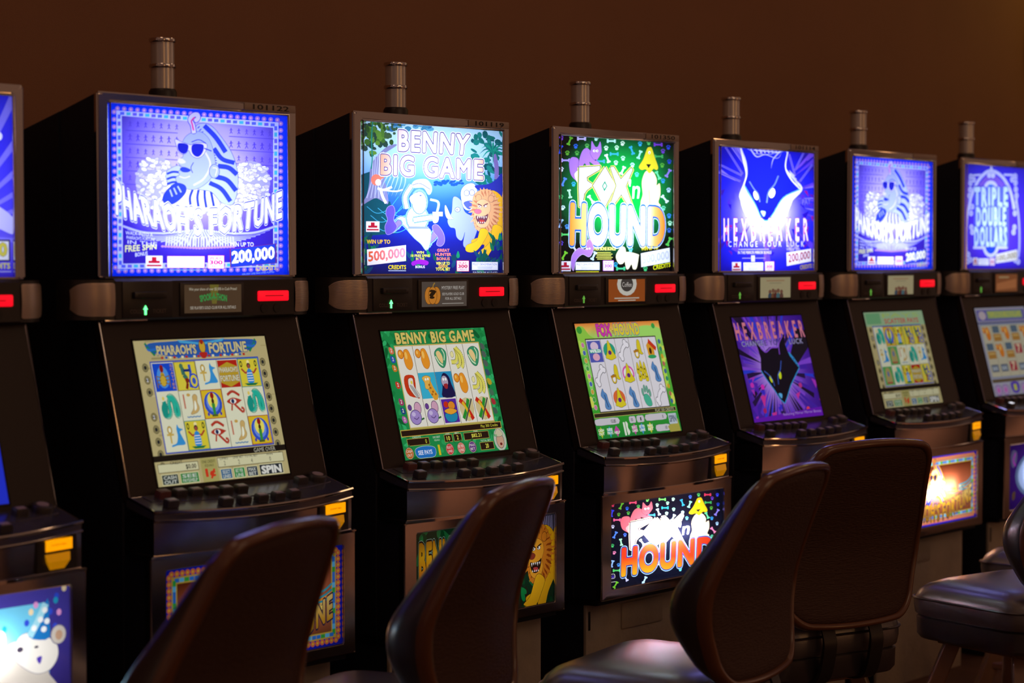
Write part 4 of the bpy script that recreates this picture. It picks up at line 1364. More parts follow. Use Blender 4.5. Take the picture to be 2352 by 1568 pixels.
        A.B('#2890c0', x, y, x + w, y + h); A.S('#1c1848', *[P(*p) for p in ((.35, .2), (.55, .05), (.8, .2), (.88, .5), (.98, .98), (.2, .98), (.3, .6))], k=3)
        A.E('#b0a0b8', *P(.5, .38), 3.2, 3.6, line=INK, w=.3); A.E('#f4f4f0', *P(.44, .3), .9); A.E('#f4f4f0', *P(.58, .3), .9); A.S('#a02830', *[P(*p) for p in ((.4, .5), (.64, .48), (.6, .66), (.46, .66))], k=3)
    elif k == 'basket':
        A.P('#5828a0', P(.04, .04), P(.96, .04), P(.96, .96), P(.04, .96)); A.E('#c83018', *P(.3, .25), 2.4, 2.0); A.E('#e08828', *P(.62, .3), 3.2, 2.6, line=INK, w=.3); A.S('#2088b0', *[P(*p) for p in ((.15, .6), (.85, .6), (.75, .9), (.25, .9))], k=3, line=INK, w=.3)
        A.S('#e8a030', *[P(*p) for p in ((.12, .5), (.5, .4), (.9, .52), (.5, .64))], k=3, line=INK, w=.3)
    elif k == 'parrot':
        A.S('#d0c090', *[P(*p) for p in ((.1, .15), (.95, .1), (.8, .9), (.2, .85))], k=2); A.L('#c82818', 3.0, [P(.15, .1), P(.45, .35), P(.8, .9)], curve=True); A.L('#289030', 2.6, [P(.7, .1), P(.5, .45), P(.2, .85)], curve=True); A.L('#e0b828', 2.0, [P(.3, .2), P(.5, .5), P(.6, .8)], curve=True)
        A.L('#404848', 1.0, [P(.9, .1), P(.3, .95)])
    elif k == 'poster':
        A.B('#5058b0', x + .4, y + .6, x + w - .4, y + h - .6); A.E('#d8c0d8', *P(.5, .28), 4.5, 3.2); A.B('#58b890', x + w * .08, y + h * .4, x + w * .92, y + h * .56); A.E('#e0a8c0', *P(.5, .74), 4, 2.6)
        A.TB('WILD', x + w * .12, y + h * .42, x + w * .88, y + h * .54, '#f4f0f8', off=.04)
    elif k in ('dogt', 'dogp', 'dogr'):
        c = {'dogt': '#2ca080', 'dogp': '#d850b0', 'dogr': '#d86838'}[k]
        A.E(c, cx, cy, w * .44, h * .36); A.E('#e8e8e0' if k == 'dogp' else c, cx, cy, w * .34, h * .27)
        A.S('#d8c828', *[P(*p) for p in ((.46, .1), (.56, .1), (.7, .5), (.9, .78), (.7, .86), (.5, .9), (.28, .84), (.14, .78), (.34, .5))], k=3, line=INK, w=.4)
        A.E('#602878', *P(.5, .58), 2.0, 1.6)
    elif k == 'bone':
        A.L(INK, 3.6, [P(.25, .8), P(.45, .45), P(.75, .25)], curve=True)
        for a, b in ((.2, .72), (.3, .86), (.68, .16), (.84, .28)):
            A.E(INK, *P(a, b), 2.3)
        A.L('#e8e4ec', 2.8, [P(.25, .8), P(.45, .45), P(.75, .25)], curve=True)
        for a, b in ((.2, .72), (.3, .86), (.68, .16), (.84, .28)):
            A.E('#e8e4ec', *P(a, b), 1.9)
    elif k == 'horn':
        A.S('#d8c428', *[P(*p) for p in ((.6, .1), (.78, .16), (.8, .6), (.9, .7), (.7, .72), (.5, .5))], k=3, line=INK, w=.4); A.E('#d8b828', *P(.42, .7), 2.6, 3.0, line=INK, w=.4); A.E('#e8e4ec', *P(.42, .7), 1.5, 2.0); A.L('#b07820', 1.6, [P(.2, .6), P(.6, .55)])
    elif k == 'house':
        A.P('#d89828', P(.2, .35), P(.5, .1), P(.75, .4), P(.72, .8), P(.25, .8)); A.P('#c83820', P(.45, .05), P(.95, .45), P(.85, .62), P(.38, .25)); A.E('#402010', *P(.45, .6), 1.5, 2.4); A.E('#30a060', *P(.5, .86), 5.2, 1.4)
    elif k == 'pups':
        for a, b in ((.25, .3), (.5, .22), (.75, .3), (.3, .62), (.55, .55), (.8, .65)):
            A.S('#d8c428', *[P(a + u, b + v) for u, v in ((-.02, -.22), (.06, -.2), (.12, .2), (-.12, .2))], k=3, line=INK, w=.35); A.E('#403010', *P(a, b + .05), .7)
    elif k == 'wolf':
        A.S('#5888c0', *[P(*p) for p in ((.35, .15), (.45, .05), (.5, .18), (.66, .3), (.7, .6), (.82, .88), (.6, .95), (.4, .85), (.45, .55), (.25, .35))], k=4, line='#203050', w=.4); A.L('#304870', .8, [P(.5, .3), P(.55, .6), P(.62, .85)], curve=True)
    elif k == 'paw':
        A.S('#48b090', *[P(*p) for p in ((.25, .5), (.5, .42), (.72, .6), (.76, .9), (.5, .95), (.3, .8))], k=4, line='#205848', w=.4)
        for a, b in ((.24, .32), (.42, .18), (.6, .22), (.76, .38)):
            A.E('#68a890', *P(a, b), 1.1, 2.6, line='#305848', w=.3)
    elif k == 'bar2':
        A.B('#586878', x + w * .14, y + h * .04, x + w * .86, y + h * .46); A.B('#a87838', x + w * .1, y + h * .52, x + w * .95, y + h * .96); A.B('#c8a868', x + w * .2, y + h * .62, x + w * .85, y + h * .7)
    elif k == 'bar1':
        A.B('#50586c', x + w * .14, y + h * .28, x + w * .9, y + h * .72); A.TB('BAR', x + w * .26, y + h * .38, x + w * .8, y + h * .62, '#a8b0b8', off=.05)
    elif k == 'seven':
        A.B('#a03040', x + w * .14, y + h * .14, x + w * .9, y + h * .72); A.TB('7', x + w * .36, y + h * .2, x + w * .7, y + h * .66, '#d8c0a0', off=.04)
    elif k == 'greenbar':
        A.B('#58a058', x + .2, y + .2, x + w - .2, y + h - .2); A.S('#a89860', *[P(*p) for p in ((.3, .15), (.7, .15), (.8, .85), (.2, .85))], k=3); A.E('#5870a0', *P(.5, .4), 1.5, 2.4); A.B('#a04838', x + w * .2, y + h * .82, x + w * .8, y + h * .9)


def cells(A, x0, y0, x1, y1, rows, bg, line, gap=.25):
    nr, nc = len(rows), len(rows[0])
    A.B(bg, x0, y0, x1, y1, line=line, w=.8)
    w, h = (x1 - x0) / nc, (y1 - y0) / nr
    for c in range(1, nc):
        A.L('#7a7462', .35, [(x0 + c * w, y0), (x0 + c * w, y1)])
    for r_ in range(nr):
        for c in range(nc):
            sym(A, rows[r_][c], x0 + c * w + gap, y0 + r_ * h + gap, w - 2 * gap, h - 2 * gap)


def scr_pharaoh(rows, alt=False):
    A = Art(SQ, SCRA, '#b8aa78', grid=(8, 6))
    rnd = random.Random(9)
    for i in range(60):
        x, y = rnd.uniform(0, 100), rnd.uniform(0, 80)
        A.B(rnd.choice(['#a89a68', '#c8ba88', '#988a5c']), x, y, x + rnd.uniform(3, 9), y + rnd.uniform(.4, 2))
    A.S('#2858a8', (10, 2), (28, 1), (50, .5), (72, 1), (92, 2), (88, 7), (70, 10), (50, 10.5), (30, 10), (15, 7))
    A.P('#48a0d0', (32, .3), (50, 2.4), (68, .3), (66, 2), (50, 3.6), (34, 2))
    for s_ in (-1, 1):
        for i in range(4):
            A.L(['#208048', '#2050a0', '#208048', '#2868c0'][i], 1.3, [(50 + s_ * (36 - i), 8.5 - i * 1.2), (50 + s_ * (40 - i * .2), 4 + i * .5), (50 + s_ * (42 - i * .4), 1.5 + i)], curve=True)
        for i in range(10):
            A.B(['#b03028', '#e0d8b0', '#2858b0'][i % 3], 50 + s_ * (4 + i * 3) - .9, 9.3, 50 + s_ * (4 + i * 3) + .9, 10.6)
    if not alt:
        A.TB("PHARAOH'S", 16, 3.2, 45, 8.3, '#c8bc88', off=.04, line='#28307c', lo=.04)
        A.TB('FORTUNE', 55, 2.8, 84, 8.3, '#c8bc88', off=.04, line='#28307c', lo=.04)
        A.E('#c8a030', 50, 4.5, 2.2, 3.6, line='#503010', w=.4); A.E('#a02818', 50, 1.9, 1.3, 1.4); A.S('#b02820', (47, 8), (53, 8), (51.5, 11), (48.5, 11), k=2)
    else:
        A.B('#9ab890', 0, 0, 100, 12); A.B('#70a878', 2, 1, 26, 10); A.TB('PAYS', 30, 1.5, 92, 5, '#a8c060'); A.TB('SCATTER PAYS', 32, 6, 90, 10, '#c06058', off=.03)
    for i in range(9):
        y = 15 + i * 6.8
        for x in (5.5, 94.8):
            if i in (3,) and x < 50:
                continue
            A.E('#8a8058', x, y, 1.9, 2.1, line='#403a24', w=.3); A.E('#282828', x, y, 1.0, 1.1)
            if i in (1, 4) and x < 50:
                A.TB('2', x - .5, y - .9, x + .5, y + .9, '#e8e8f0', off=.03)
    cells(A, 10, 12.5, 91, 62, rows, '#dcdcc0', '#3048b0')
    A.B('#201812', 0, 63.3, 100, 66.6)
    if not alt:
        A.TB('GAME OVER', 75, 63.8, 92, 66.2, '#b8b4a0')
    A.B('#d0cca4', 2, 68.2, 31, 72.5, line='#403820', w=.3); A.B('#d0cca4', 46, 67.6, 97, 72.5, line='#403820', w=.3)
    A.TB('CREDIT', 11, 66.9, 20, 68.6, '#303028'); A.TB('$0.00', 22, 69.2, 29.5, 72, '#303028', off=.02)
    for t_, a, b, v in (('LINES', 48, 54, '2'), ('LINE BET', 58, 66, '2'), ('TOTAL BET', 67, 77, '4'), ('WIN', 84, 89, '0')):
        A.TB(t_, a, 67.2, b, 68.6, '#303028'); A.TB(v, (a + b) / 2 - .6, 69.4, (a + b) / 2 + .6, 71.8, '#303028')
    A.B('#a8a060', 33, 66.8, 45, 80); A.TB('ONE CREDIT', 34, 68, 44, 69.6, '#30301c'); A.TB('EQUALS', 36, 70.3, 42.5, 71.8, '#30301c'); A.TB('1¢', 36, 73, 42.5, 78, '#c83820', off=.06)
    for t1, t2, a, b, c in (('CASH', 'OUT', 3.5, 15, '#38403c'), ('SEE', 'PAYS/HELP', 17, 30, '#2c8038'), ('SELECT', 'LINES', 47, 55, '#38648c'), ('BET PER', 'LINE', 57, 65, '#2c8840'), ('MAX', 'BET', 67, 75, '#38404c')):
        A.B(c, a, 74, b, 79.2, line='#d8d4a8', w=.4); A.TB(t1, a + 1.2, 74.6, b - 1.2, 76.4, '#c8ccc0', off=.02); A.TB(t2, a + 1.2, 77, b - 1.2, 78.8, '#c8ccc0', off=.02)
    A.B('#303438', 77, 73.6, 95, 79.2, line='#d8d4a8', w=.4); A.TB('SPIN', 78.5, 74.5, 93.5, 78.6, '#d8d8d0', off=.05)
    return A


def scr_benny():
    A = Art(SQ, SCRA, '#1c8a48', grid=(8, 6))
    rnd = random.Random(13)
    for i in range(110):
        x = rnd.choice([rnd.uniform(0, 9), rnd.uniform(91, 100), rnd.uniform(0, 100)])
        y = rnd.uniform(0, 80) if x < 9 or x > 91 else rnd.choice([rnd.uniform(0, 8), rnd.uniform(66, 80)])
        leaf(A, x, y, rnd.uniform(4, 8), 1.5, rnd.uniform(0, 360), rnd.choice(['#148040', '#28a058', '#0c6030', '#30b068']))
    A.TB('BENNY BIG GAME', 13, 1.6, 88, 8.2, '#d8c468', off=.045, line='#3c2c10', lo=.03, space=1.12)
    cells(A, 10.5, 10, 91, 60.5, [['mango', 'mango', 'melon', 'banana', 'melon'], ['ostrich', 'giraffe', 'gorilla', 'mango', 'banana'], ['plum', 'plum', 'basket', 'parrot', 'parrot']], '#e4e0d4', '#c8b060')
    cl = ['#d87050', '#2850b0', '#c87828', '#c83828', '#a03868', '#204880', '#b060a8', '#687858']
    for i, y in enumerate((12, 17.5, 23, 33.5, 44, 49.5, 55)):
        A.S(cl[i], (5, y - 2), (8, y - 1), (8.6, y + 2), (5.5, y + 2.4), (4.4, y), k=2); A.TB('2', 6, y - 1, 7.2, y + 1.2, '#e8e0d0', off=.03)
    for i, y in enumerate((12, 17, 23, 29, 35, 42, 48, 54)):
        A.S(['#506058', '#506058', '#506058', '#385068', '#b8a028', '#487058', '#a83038', '#406050'][i], (93, y - 2), (96, y - 1), (96.6, y + 2), (93.5, y + 2.4), (92.4, y), k=2)
    A.B('#281810', 1, 62, 97, 65.4, line='#c8a848', w=.5); A.TB('Play 300 Credits', 77, 62.6, 94, 65, '#d8d040')
    A.B('#281810', 5, 67.5, 25, 71.4, line='#b8a048', w=.3); A.TB('0', 21.5, 68.2, 23, 70.8, '#d8d040')
    A.TB('CREDITS', 10, 66, 18, 67.1, '#d8e0d0'); A.TB('ONE CREDIT', 29, 67, 36, 68.3, '#d8e0d0'); A.TB('EQUALS', 30, 69, 35, 70.2, '#d8e0d0')
    A.L('#d8c020', 1.8, [(33, 72.5), (33, 79)])
    for a, b, v in ((40, 47, '10'), (49, 56, '2'), (59, 83, '$82.21')):
        A.B('#281810', a, 67, b, 71.2, line='#b8a048', w=.3); A.TB(v, (a + b) / 2 - len(v) * .8, 67.8, (a + b) / 2 + len(v) * .8, 70.4, '#e0d850', off=.02)
        A.TB('LINES' if a == 40 else 'BET' if a == 49 else 'PAID', (a + b) / 2 - 2, 65.8, (a + b) / 2 + 2, 66.8, '#d8e0d0')
    A.B('#281810', 73, 74, 86, 78.4, line='#b8a048', w=.3); A.TB('20', 78, 74.8, 81, 77.6, '#e0d850', off=.02); A.TB('TOTAL BET', 74, 72.2, 84, 73.4, '#d8e0d0')
    for x, c in ((5, '#b86828'), (43, '#c83838'), (54, '#d07060'), (65, '#603880')):
        A.E('#40301c', x, 76, 4.0, 3.8); A.E(c, x, 76, 3.4, 3.3, line='#e0d0b0', w=.2); A.L('#287038', 1.2, [(x, 72), (x + 1.5, 71)])
    for x, a, b in ((5, 'CASH', 'OUT'), (43, 'SELECT', 'LINES'), (54, 'BET PER', 'LINE'), (65, 'MAX', 'BET')):
        A.TB(a, x - 2.6, 74, x + 2.6, 75.6, '#f0e8e0'); A.TB(b, x - 2.2, 76.4, x + 2.2, 78, '#f0e8e0')
    A.S('#2070c0', (11, 74), (20, 72.5), (29, 74), (28, 79), (20, 79.6), (12, 79), line='#e0e0d0', w=.3); A.TB('SEE PAYS', 13, 75, 26, 77.6, '#d8e0f8', off=.03)
    A.E('#b8c0b0', 93.5, 73, 6.2, 7.4); A.E('#c8a088', 93.5, 74, 3.6, 4.6, line=INK, w=.3); A.S('#c8c0a0', (89, 70), (93, 66), (97, 69.5), (95, 71), (91, 71), line=INK, w=.3); A.E('#702020', 93.8, 76, 1.2, .9); A.TB('SPIN', 87, 69.5, 91, 71, '#30a060', off=.03)
    return A


def scr_fox():
    A = Art(SQ, SCRA, ('v', 0, '#e08038', 5, '#e8c060', 9, '#a8d068', 20, '#78c048', 62, '#38a030', 80, '#1c8034'), grid=(8, 12))
    A.S('#90c848', (0, 4), (8, 2), (14, 8), (20, 12), (0, 14)); A.E('#389838', 4, 4.5, 3, 2.6)
    A.S('#a0d868', (70, 5), (84, 3), (100, 6), (100, 14), (60, 12)); A.E('#38a048', 92, 3.5, 2.2, 2)
    rnd = random.Random(17)
    for i in range(26):
        x = rnd.choice([rnd.uniform(0, 8), rnd.uniform(92, 100)])
        A.E(rnd.choice(['#d0d858', '#58b048', '#88d068', '#b0d850']), x, rnd.uniform(14, 62), 2.4, rnd.uniform(2, 6), n=9)
    for i in range(9):
        A.E(['#c878a0', '#4868b0', '#c8a040', '#48a048'][i % 4], 4.5, 15 + i * 5.4, 1.7, 1.8, n=7, line='#e8e0d0', w=.2)
        A.E(['#406890', '#388868', '#c8a030', '#b06858'][i % 4], 95.5, 15 + i * 5.4, 1.8, 1.9, n=6)
    A.TB('FOX', 24, 1.2, 40, 9.2, '#d038a8', off=.05, line='#502868', lo=.03); A.TB("'n'", 40.5, 4, 44.5, 8, '#604020')
    A.TB('HOUND', 44.5, 1.4, 74, 9, '#e0cc30', off=.06, line='#2850a8', lo=.04, space=1.1)
    cells(A, 9, 11.5, 91.5, 61.5, [['poster', 'dogt', 'bone', 'horn', 'house'], ['bone', 'horn', 'dogp', 'pups', 'wolf'], ['wolf', 'dogr', 'wolf', 'paw', 'bone']], '#dcd8e0', '#403c30')
    A.B('#30281c', 1, 62.6, 98, 65.2, line='#c8b868', w=.3); A.TB('PLAY 300 CREDITS', 73, 62.9, 96, 65, '#c8c8a0')
    for a, b, y, v in ((1, 27, 66.5, '15.85'), (40, 47, 66.8, '10'), (49, 57, 66.8, '1'), (60, 84, 66.5, '0'), (70, 86, 74.5, '10')):
        A.S('#c8c4cc', (a, y), ((a + b) / 2, y - .3), (b, y), (b, y + 4), ((a + b) / 2, y + 4.2), (a, y + 4), k=2, line='#605868', w=.2); A.TB(v, b - 3 - len(v) * 1.1, y + .9, b - 3, y + 3.2, '#403c48', off=.02)
    for x, c, t1, t2 in ((5, '#a8c030', 'CASH', 'OUT'), (15, '#30a0b0', 'SEE', 'PAYS'), (23, '#c048a0', '', 'HELP'), (44, '#c048a0', 'SELECT', 'LINES'), (53, '#4890d0', 'BET PER', 'LINE'), (63, '#c8cc30', 'MAX', 'BET')):
        A.P(c, (x - 3, 75), (x, 71.8), (x + 3, 75), (x, 79.6)); 
        if t1:
            A.TB(t1, x - 3.2, 73.2, x + 3.2, 75, '#e8f0e0', off=.03)
        A.TB(t2, x - 3.2, 75.6, x + 3.2, 77.4, '#e8f0e0', off=.03)
    A.B('#dce4d4', 31.5, 70, 33.6, 79.2); A.S('#dce4d4', (34.5, 70), (37, 71), (36.5, 74), (38, 77), (35, 79), k=3)
    A.P('#a8a048', (84, 76), (98, 71), (99, 80), (86, 80)); A.B('#b8c4d0', 87, 67, 97, 74.5); A.TB('SPIN', 88, 68.5, 96, 73, '#606c80', off=.04)
    return A


def scr_hex():
    A = Art(SQ, SCRA, ('r', 45, 42, 0, '#b090e0', 16, '#a880dc', 28, '#7848c0', 45, '#48209a', 70, '#301078'), grid=(16, 14))
    rnd = random.Random(31)
    for i in range(70):
        a = i / 70 * 6.283 + rnd.uniform(-.03, .03)
        r0, r1, w = rnd.uniform(14, 26), rnd.uniform(34, 66), rnd.uniform(.02, .06)
        A.P(rnd.choice(['#1c1030', '#40209c', '#5830c0', '#7840c8', '#241440', '#2838c8']), (45 + r0 * math.cos(a), 42 + r0 * math.sin(a)), (45 + r1 * math.cos(a - w), 42 + r1 * math.sin(a - w)), (45 + r1 * math.cos(a + w), 42 + r1 * math.sin(a + w)))
    A.P('#1a1420', (72, 30), (88, 10), (100, 12), (100, 26), (80, 38))
    for i in range(26):
        x, y = rnd.uniform(0, 100), rnd.uniform(46, 78)
        if 24 < x < 66 and y < 64:
            continue
        A.P(rnd.choice(['#a030b0', '#3828c0', '#c03090', '#281850', '#5020a8']), (x, y), (x + rnd.uniform(4, 9), y + rnd.uniform(-3, 3)), (x + rnd.uniform(1, 6), y + rnd.uniform(4, 9)))
    for x, y, c in ((8, 52, '#c030b0'), (22, 54, '#d028b0'), (76, 55, '#b03080'), (18, 72, '#a02060'), (80, 74, '#e04048')):
        A.E(c, x, y, 2.6, 2.2, n=7)
    A.P('#6018a8', (0, 77.5), (100, 73), (100, 80), (0, 80))
    A.TB('HEXBREAKER', 1, 4.5, 99, 17, '#d07888', off=.026, space=1.8, line='#50306c', lo=.02)
    A.TB('CHANGE YOUR LUCK', 6, 18.5, 94, 22.5, '#504878', off=.02, space=1.2)
    A.TB('CHANGE', 6, 18.5, 36, 22.5, '#8c88b0', off=.02, space=1.2)
    A.TB('LUCK', 74, 18.5, 94, 22.5, '#8c88b0', off=.02, space=1.2)
    head = [(26, 19), (29, 22.5), (36, 27), (44, 23.8), (56, 24.5), (60, 18), (69, 14), (67, 22), (69, 29), (75, 34), (80, 41), (73, 46), (62, 54), (53, 63), (48, 67.5), (43, 64), (38, 57), (30, 48), (25, 41), (28, 32)]
    A.L('#2c88c8', 1.9, [(25, 41), (30, 48), (38, 57), (43, 64), (48, 67.5), (53, 63), (62, 54), (73, 46), (80, 41), (75, 34), (69, 29)])
    A.P('#15101c', *head)
    for i in range(5):
        A.P('#2c88c8', (69 + i * 2, 29 + i * 2.3), (73 + i * 1.6, 30.5 + i * 2.4), (71 + i * 2, 33 + i * 2))
    A.L('#8048c8', 1.0, [(56, 30), (58, 22), (66, 15.5)], curve=True); A.L('#8048c8', 1.0, [(31, 24), (37, 27.5), (46, 24.5), (55, 24.5)], curve=True)
    A.E('#c8d820', 36, 48.5, 1.6, 2.9, rot=-16); A.E('#c8d820', 50, 46, 2.0, 3.2, rot=14)
    A.L('#3858b8', .8, [(29, 42), (34, 45), (38, 49), (39, 54)], curve=True); A.L('#3858b8', .8, [(56, 35), (52, 42), (47, 46), (45, 53)], curve=True)
    A.S('#58a8e0', (42, 60), (47, 60.5), (45, 64), k=3)
    A.TB('featuring Mirror Mirror Bonus', 42, 75, 98, 77.8, '#a888d0')
    return A


def scr_tdd():
    A = Art(SQ, SCRA, '#9c98a8', grid=(6, 5))
    A.B('#6860a0', 2, 2, 98, 12); A.B('#889c70', 22, 3, 92, 10); A.TB('TRIPLE DOUBLE DOLLARS', 24, 4, 90, 8.6, '#b8b850', off=.03); A.E('#b8a8b0', 12, 7, 7, 4)
    A.B('#585880', 0, 13, 100, 14.6)
    cells(A, 4, 16, 96, 63, [['orange', 'bar2', 'orange', 'bar2', 'orange'], ['bar2', 'orange', 'bar2', 'seven', 'bar1'], ['bar1', 'bar1', 'seven', 'bar1', 'bar1']], '#b8b098', '#7080a0')
    A.B('#605038', 2, 65, 98, 68); A.B('#a8a4b8', 1, 69, 99, 70)
    for x in (10, 24, 62, 76, 90):
        A.E('#a890b8', x, 75, 6, 4.4, line='#8040a0', w=.6); A.E('#c060b0', x, 75, 2.6, 2.4)
    A.S('#5840a8', (36, 69), (52, 69), (50, 78), (38, 78), k=2); A.TB('1', 42.5, 71, 45.5, 76, '#b8b850', off=.05)
    return A


def scr_m0():
    A = Art(SQ, SCRA, '#2030c8', grid=(6, 5))
    A.P(('v', 0, '#3020a0', 20, '#c030a0', 32, '#e8a040', 40, '#2040b0'), (50, 0), (93, 0), (93, 40), (50, 40))
    for p in ([(50, 0), (70, 8), (93, 22), (93, 34), (70, 26)], [(60, 34), (75, 40), (93, 36), (93, 50), (70, 48)]):
        A.S('#d03898' if p[0][1] < 10 else '#30a0c8', *p)
    A.S('#a0d0e0', (70, 46), (80, 40), (86, 48), (93, 44), (90, 54), (78, 60)); A.S('#b040d0', (84, 52), (93, 50), (95, 62), (86, 60))
    A.B('#30300c', 60, 66, 92, 70); A.TB('$4.04', 82, 66.6, 91, 69.6, '#b8b828', off=.03)
    A.S('#c0b8c8', (78, 73), (84, 71), (90, 74), (89, 79), (80, 79), line='#403060', w=.5)
    return A


# small info displays in the middle band (0..100 x 0..40)
MQ = [(0, 0), (100, 0), (100, 38), (0, 38)]


def mini(kind):
    A = Art(MQ, 0.157 / 0.060, '#5a4430' if kind == 'raffle' else '#5c5048', grid=(3, 2))
    if kind == 'raffle':
        A.P('#7a7030', (44, 0), (60, 0), (56, 26), (48, 26))
        A.TB('Win your share of over $5,000 in Cash Prizes!', 8, 4, 92, 9, '#d8d0b8')
        A.T('SPOOK-A-THON', [(26, 15), (50, 11), (74, 15)], [(28, 23), (50, 20), (74, 23)], '#48a050', off=.05, line='#284020', lo=.02)
        A.TB("SEE PLAYER'S GOLD CLUB FOR ALL DETAILS", 10, 29, 90, 33, '#d8d0c0')
    elif kind == 'pumpkin':
        for x, w in ((16, 9), (32, 9), (24, 9)):
            A.E('#d88830', x, 21, w, 13, line='#704010', w=.8)
        A.L('#b08838', 2, [(24, 9), (26, 4), (29, 2)]); A.TB('?', 19, 13, 29, 25, '#302010', off=.06)
        A.TB('MYSTERY FREE PLAY', 44, 7, 95, 12, '#d8d0c8'); A.TB('SEE PLAYERS GOLD CLUB', 45, 17, 94, 21, '#d8d0c8'); A.TB('FOR ALL DETAILS', 52, 24, 88, 28, '#d8d0c8'); A.B('#b8b0a8', 45, 33, 93, 34)
    elif kind == 'coffee':
        A.P('#a05020', (0, 0), (100, 0), (100, 38), (0, 38)); A.E('#d8d4c8', 50, 8, 27, 20); A.E('#4a4440', 50, 8, 17, 13); A.TB('Coffee', 37, 5, 63, 13, '#d8d0c8'); A.B('#c8c0b0', 16, 31, 84, 33); A.B('#c8c0b0', 26, 35, 74, 36.6)
    elif kind == 'people':
        A.P('#a89c78', (0, 0), (100, 0), (100, 38), (0, 38)); A.B('#a08060', 20, 5, 80, 7.5); A.B('#8c8468', 30, 10, 70, 11.5)
        for i, x in enumerate((32, 42, 50, 59, 70)):
            A.E('#785040', x, 27 - (i % 2) * 2, 5, 4); A.S(['#384858', '#704830', '#582c28', '#486870', '#604038'][i], (x - 6, 38), (x - 5, 31), (x, 29), (x + 5, 31), (x + 6, 38), k=2)
    else:
        A.P('#885030', (0, 0), (100, 0), (100, 38), (0, 38)); A.P('#a86840', (5, 20), (95, 10), (95, 30), (5, 34)); A.B('#a89068', 15, 5, 60, 8)
    return A


# ------------------------------------------------------------------ the room
def struct(name, build, mats, label=None):
    o = part(name, build, mats, smooth=0)
    o['kind'] = 'structure'
    return o


def b_wall(bm):
    box(bm, -3.0, 18.0, 0.72, 0.86, 0.0, 4.2)


def b_floor(bm):
    box(bm, -3.0, 18.0, -9.0, 0.86, -0.06, 0.0)


struct('wall_back', b_wall, M_WALL)
struct('floor', b_floor, M_FLOOR)

# round framed panel on the wall, only its dark left rim reaches into the picture
def b_disc_rim(bm):
    pts = [(0.95 * math.cos(2 * math.pi * i / 72), 0, 0.62 * math.sin(2 * math.pi * i / 72)) for i in range(72)]
    tube(bm, pts, 0.022, n=8, closed=True)


def b_disc_face(bm):
    n = 72
    loft(bm, [[(0.94 * math.cos(2 * math.pi * i / n), y, 0.61 * math.sin(2 * math.pi * i / n)) for i in range(n)] for y in (-0.012, 0.012)])


wd = thing('wall_panel', 'round dark-rimmed panel on the brown wall at the upper right edge', 'wall decoration', (9.02, 0.70, 2.31))
part('panel_face', b_disc_face, M_WALL, wd)
part('rim', b_disc_rim, M_BLACK, wd)

# ------------------------------------------------------------------ slot machine geometry (local: x right, y to the wall, z up, machine bottom at z = 0)
ZB = 0.47
W_ = 0.558
YF = -0.178      # door plane


def zz(z):
    return z - ZB


def b_cabinet(bm):
    prof = [(-.075, .47), (-.075, .872), (-.062, .882), (.022, 1.243), (.022, 1.337), (.135, 1.337), (.135, 1.6925), (.712, 1.549), (.712, .47)]
    prism_x(bm, [(y, zz(z)) for y, z in prof], 0.0, W_)
    # dark side strip just behind the chrome face of the light box
    bmesh.ops.bevel(bm, geom=[e for e in bm.edges if abs(e.verts[0].co.x - e.verts[1].co.x) < 1e-6], offset=0.003, segments=1, affect='EDGES')


def frame_ring(bm, o0, i0, o1, i1, mi_out=0, mi_in=0, mi_front=0):
    """rectangular tube: outer/inner rect at front (y0) and back (y1); rect = (x0, x1, z0, z1, y)"""
    def r(q):
        x0, x1, z0, z1, y = q
        return [bm.verts.new(p) for p in ((x0, y, z0), (x1, y, z0), (x1, y, z1), (x0, y, z1))]
    a, b, c, d = r(o0), r(i0), r(o1), r(i1)
    for k in range(4):
        j = (k + 1) % 4
        for vs, m in (((a[k], a[j], b[j], b[k]), mi_front), ((a[k], c[k], c[j], a[j]), mi_out), ((b[k], b[j], d[j], d[k]), mi_in), ((c[k], d[k], d[j], c[j]), mi_out)):
            bm.faces.new(vs).material_index = m


def b_box_shell(bm):   # black housing of the upper light box with a white inside
    frame_ring(bm, (0.003, W_ - .003, zz(1.337), zz(1.723), .016), (.022, W_ - .022, zz(1.345), zz(1.703), .016),
               (0.003, W_ - .003, zz(1.337), zz(1.692), .134), (.022, W_ - .022, zz(1.345), zz(1.672), .134), 0, 1, 0)
    box(bm, .02, W_ - .02, .118, .133, zz(1.345), zz(1.675), mi=1)


def b_top_frame(bm):
    frame_ring(bm, (0, W_, zz(1.337), zz(1.729), 0), (.0285, .532, zz(1.3385), zz(1.7075), 0),
               (0, W_, zz(1.337), zz(1.7255), .016), (.0285, .532, zz(1.3385), zz(1.7075), .016))
    bmesh.ops.bevel(bm, geom=list(bm.edges), offset=0.0042, segments=4, affect='EDGES')


def b_glass_trim(bm):  # thin bright bead around the glass, heavier on the right
    z0, z1 = zz(1.341), zz(1.706)
    tube(bm, [(.0305, -.002, z0), (.0305, -.002, z1), (.530, -.002, z1), (.530, -.003, z0)], [.0028, .0026, .0040, .0048], n=10)


def b_plate(bm):
    box(bm, .400, .552, -.0022, 0, zz(1.7105), zz(1.7272), bev=.0006)


def b_tower(bm):
    z0 = zz(1.757)
    lathe(bm, [(.0262, z0), (.0262, zz(1.866)), (.020, zz(1.867))], .283, .14, 40)


def b_tower_base(bm):
    lathe(bm, [(.034, zz(1.694)), (.034, zz(1.730)), (.031, zz(1.738)), (.0315, zz(1.750)), (.0275, zz(1.757)), (.020, zz(1.758))], .283, .14, 40)


def ring_at(z):
    def f(bm):
        lathe(bm, [(.0255, z), (.0292, z), (.0302, z + .002), (.0302, z + .007), (.0292, z + .009), (.0255, z + .009)], .283, .14, 40)
    return f


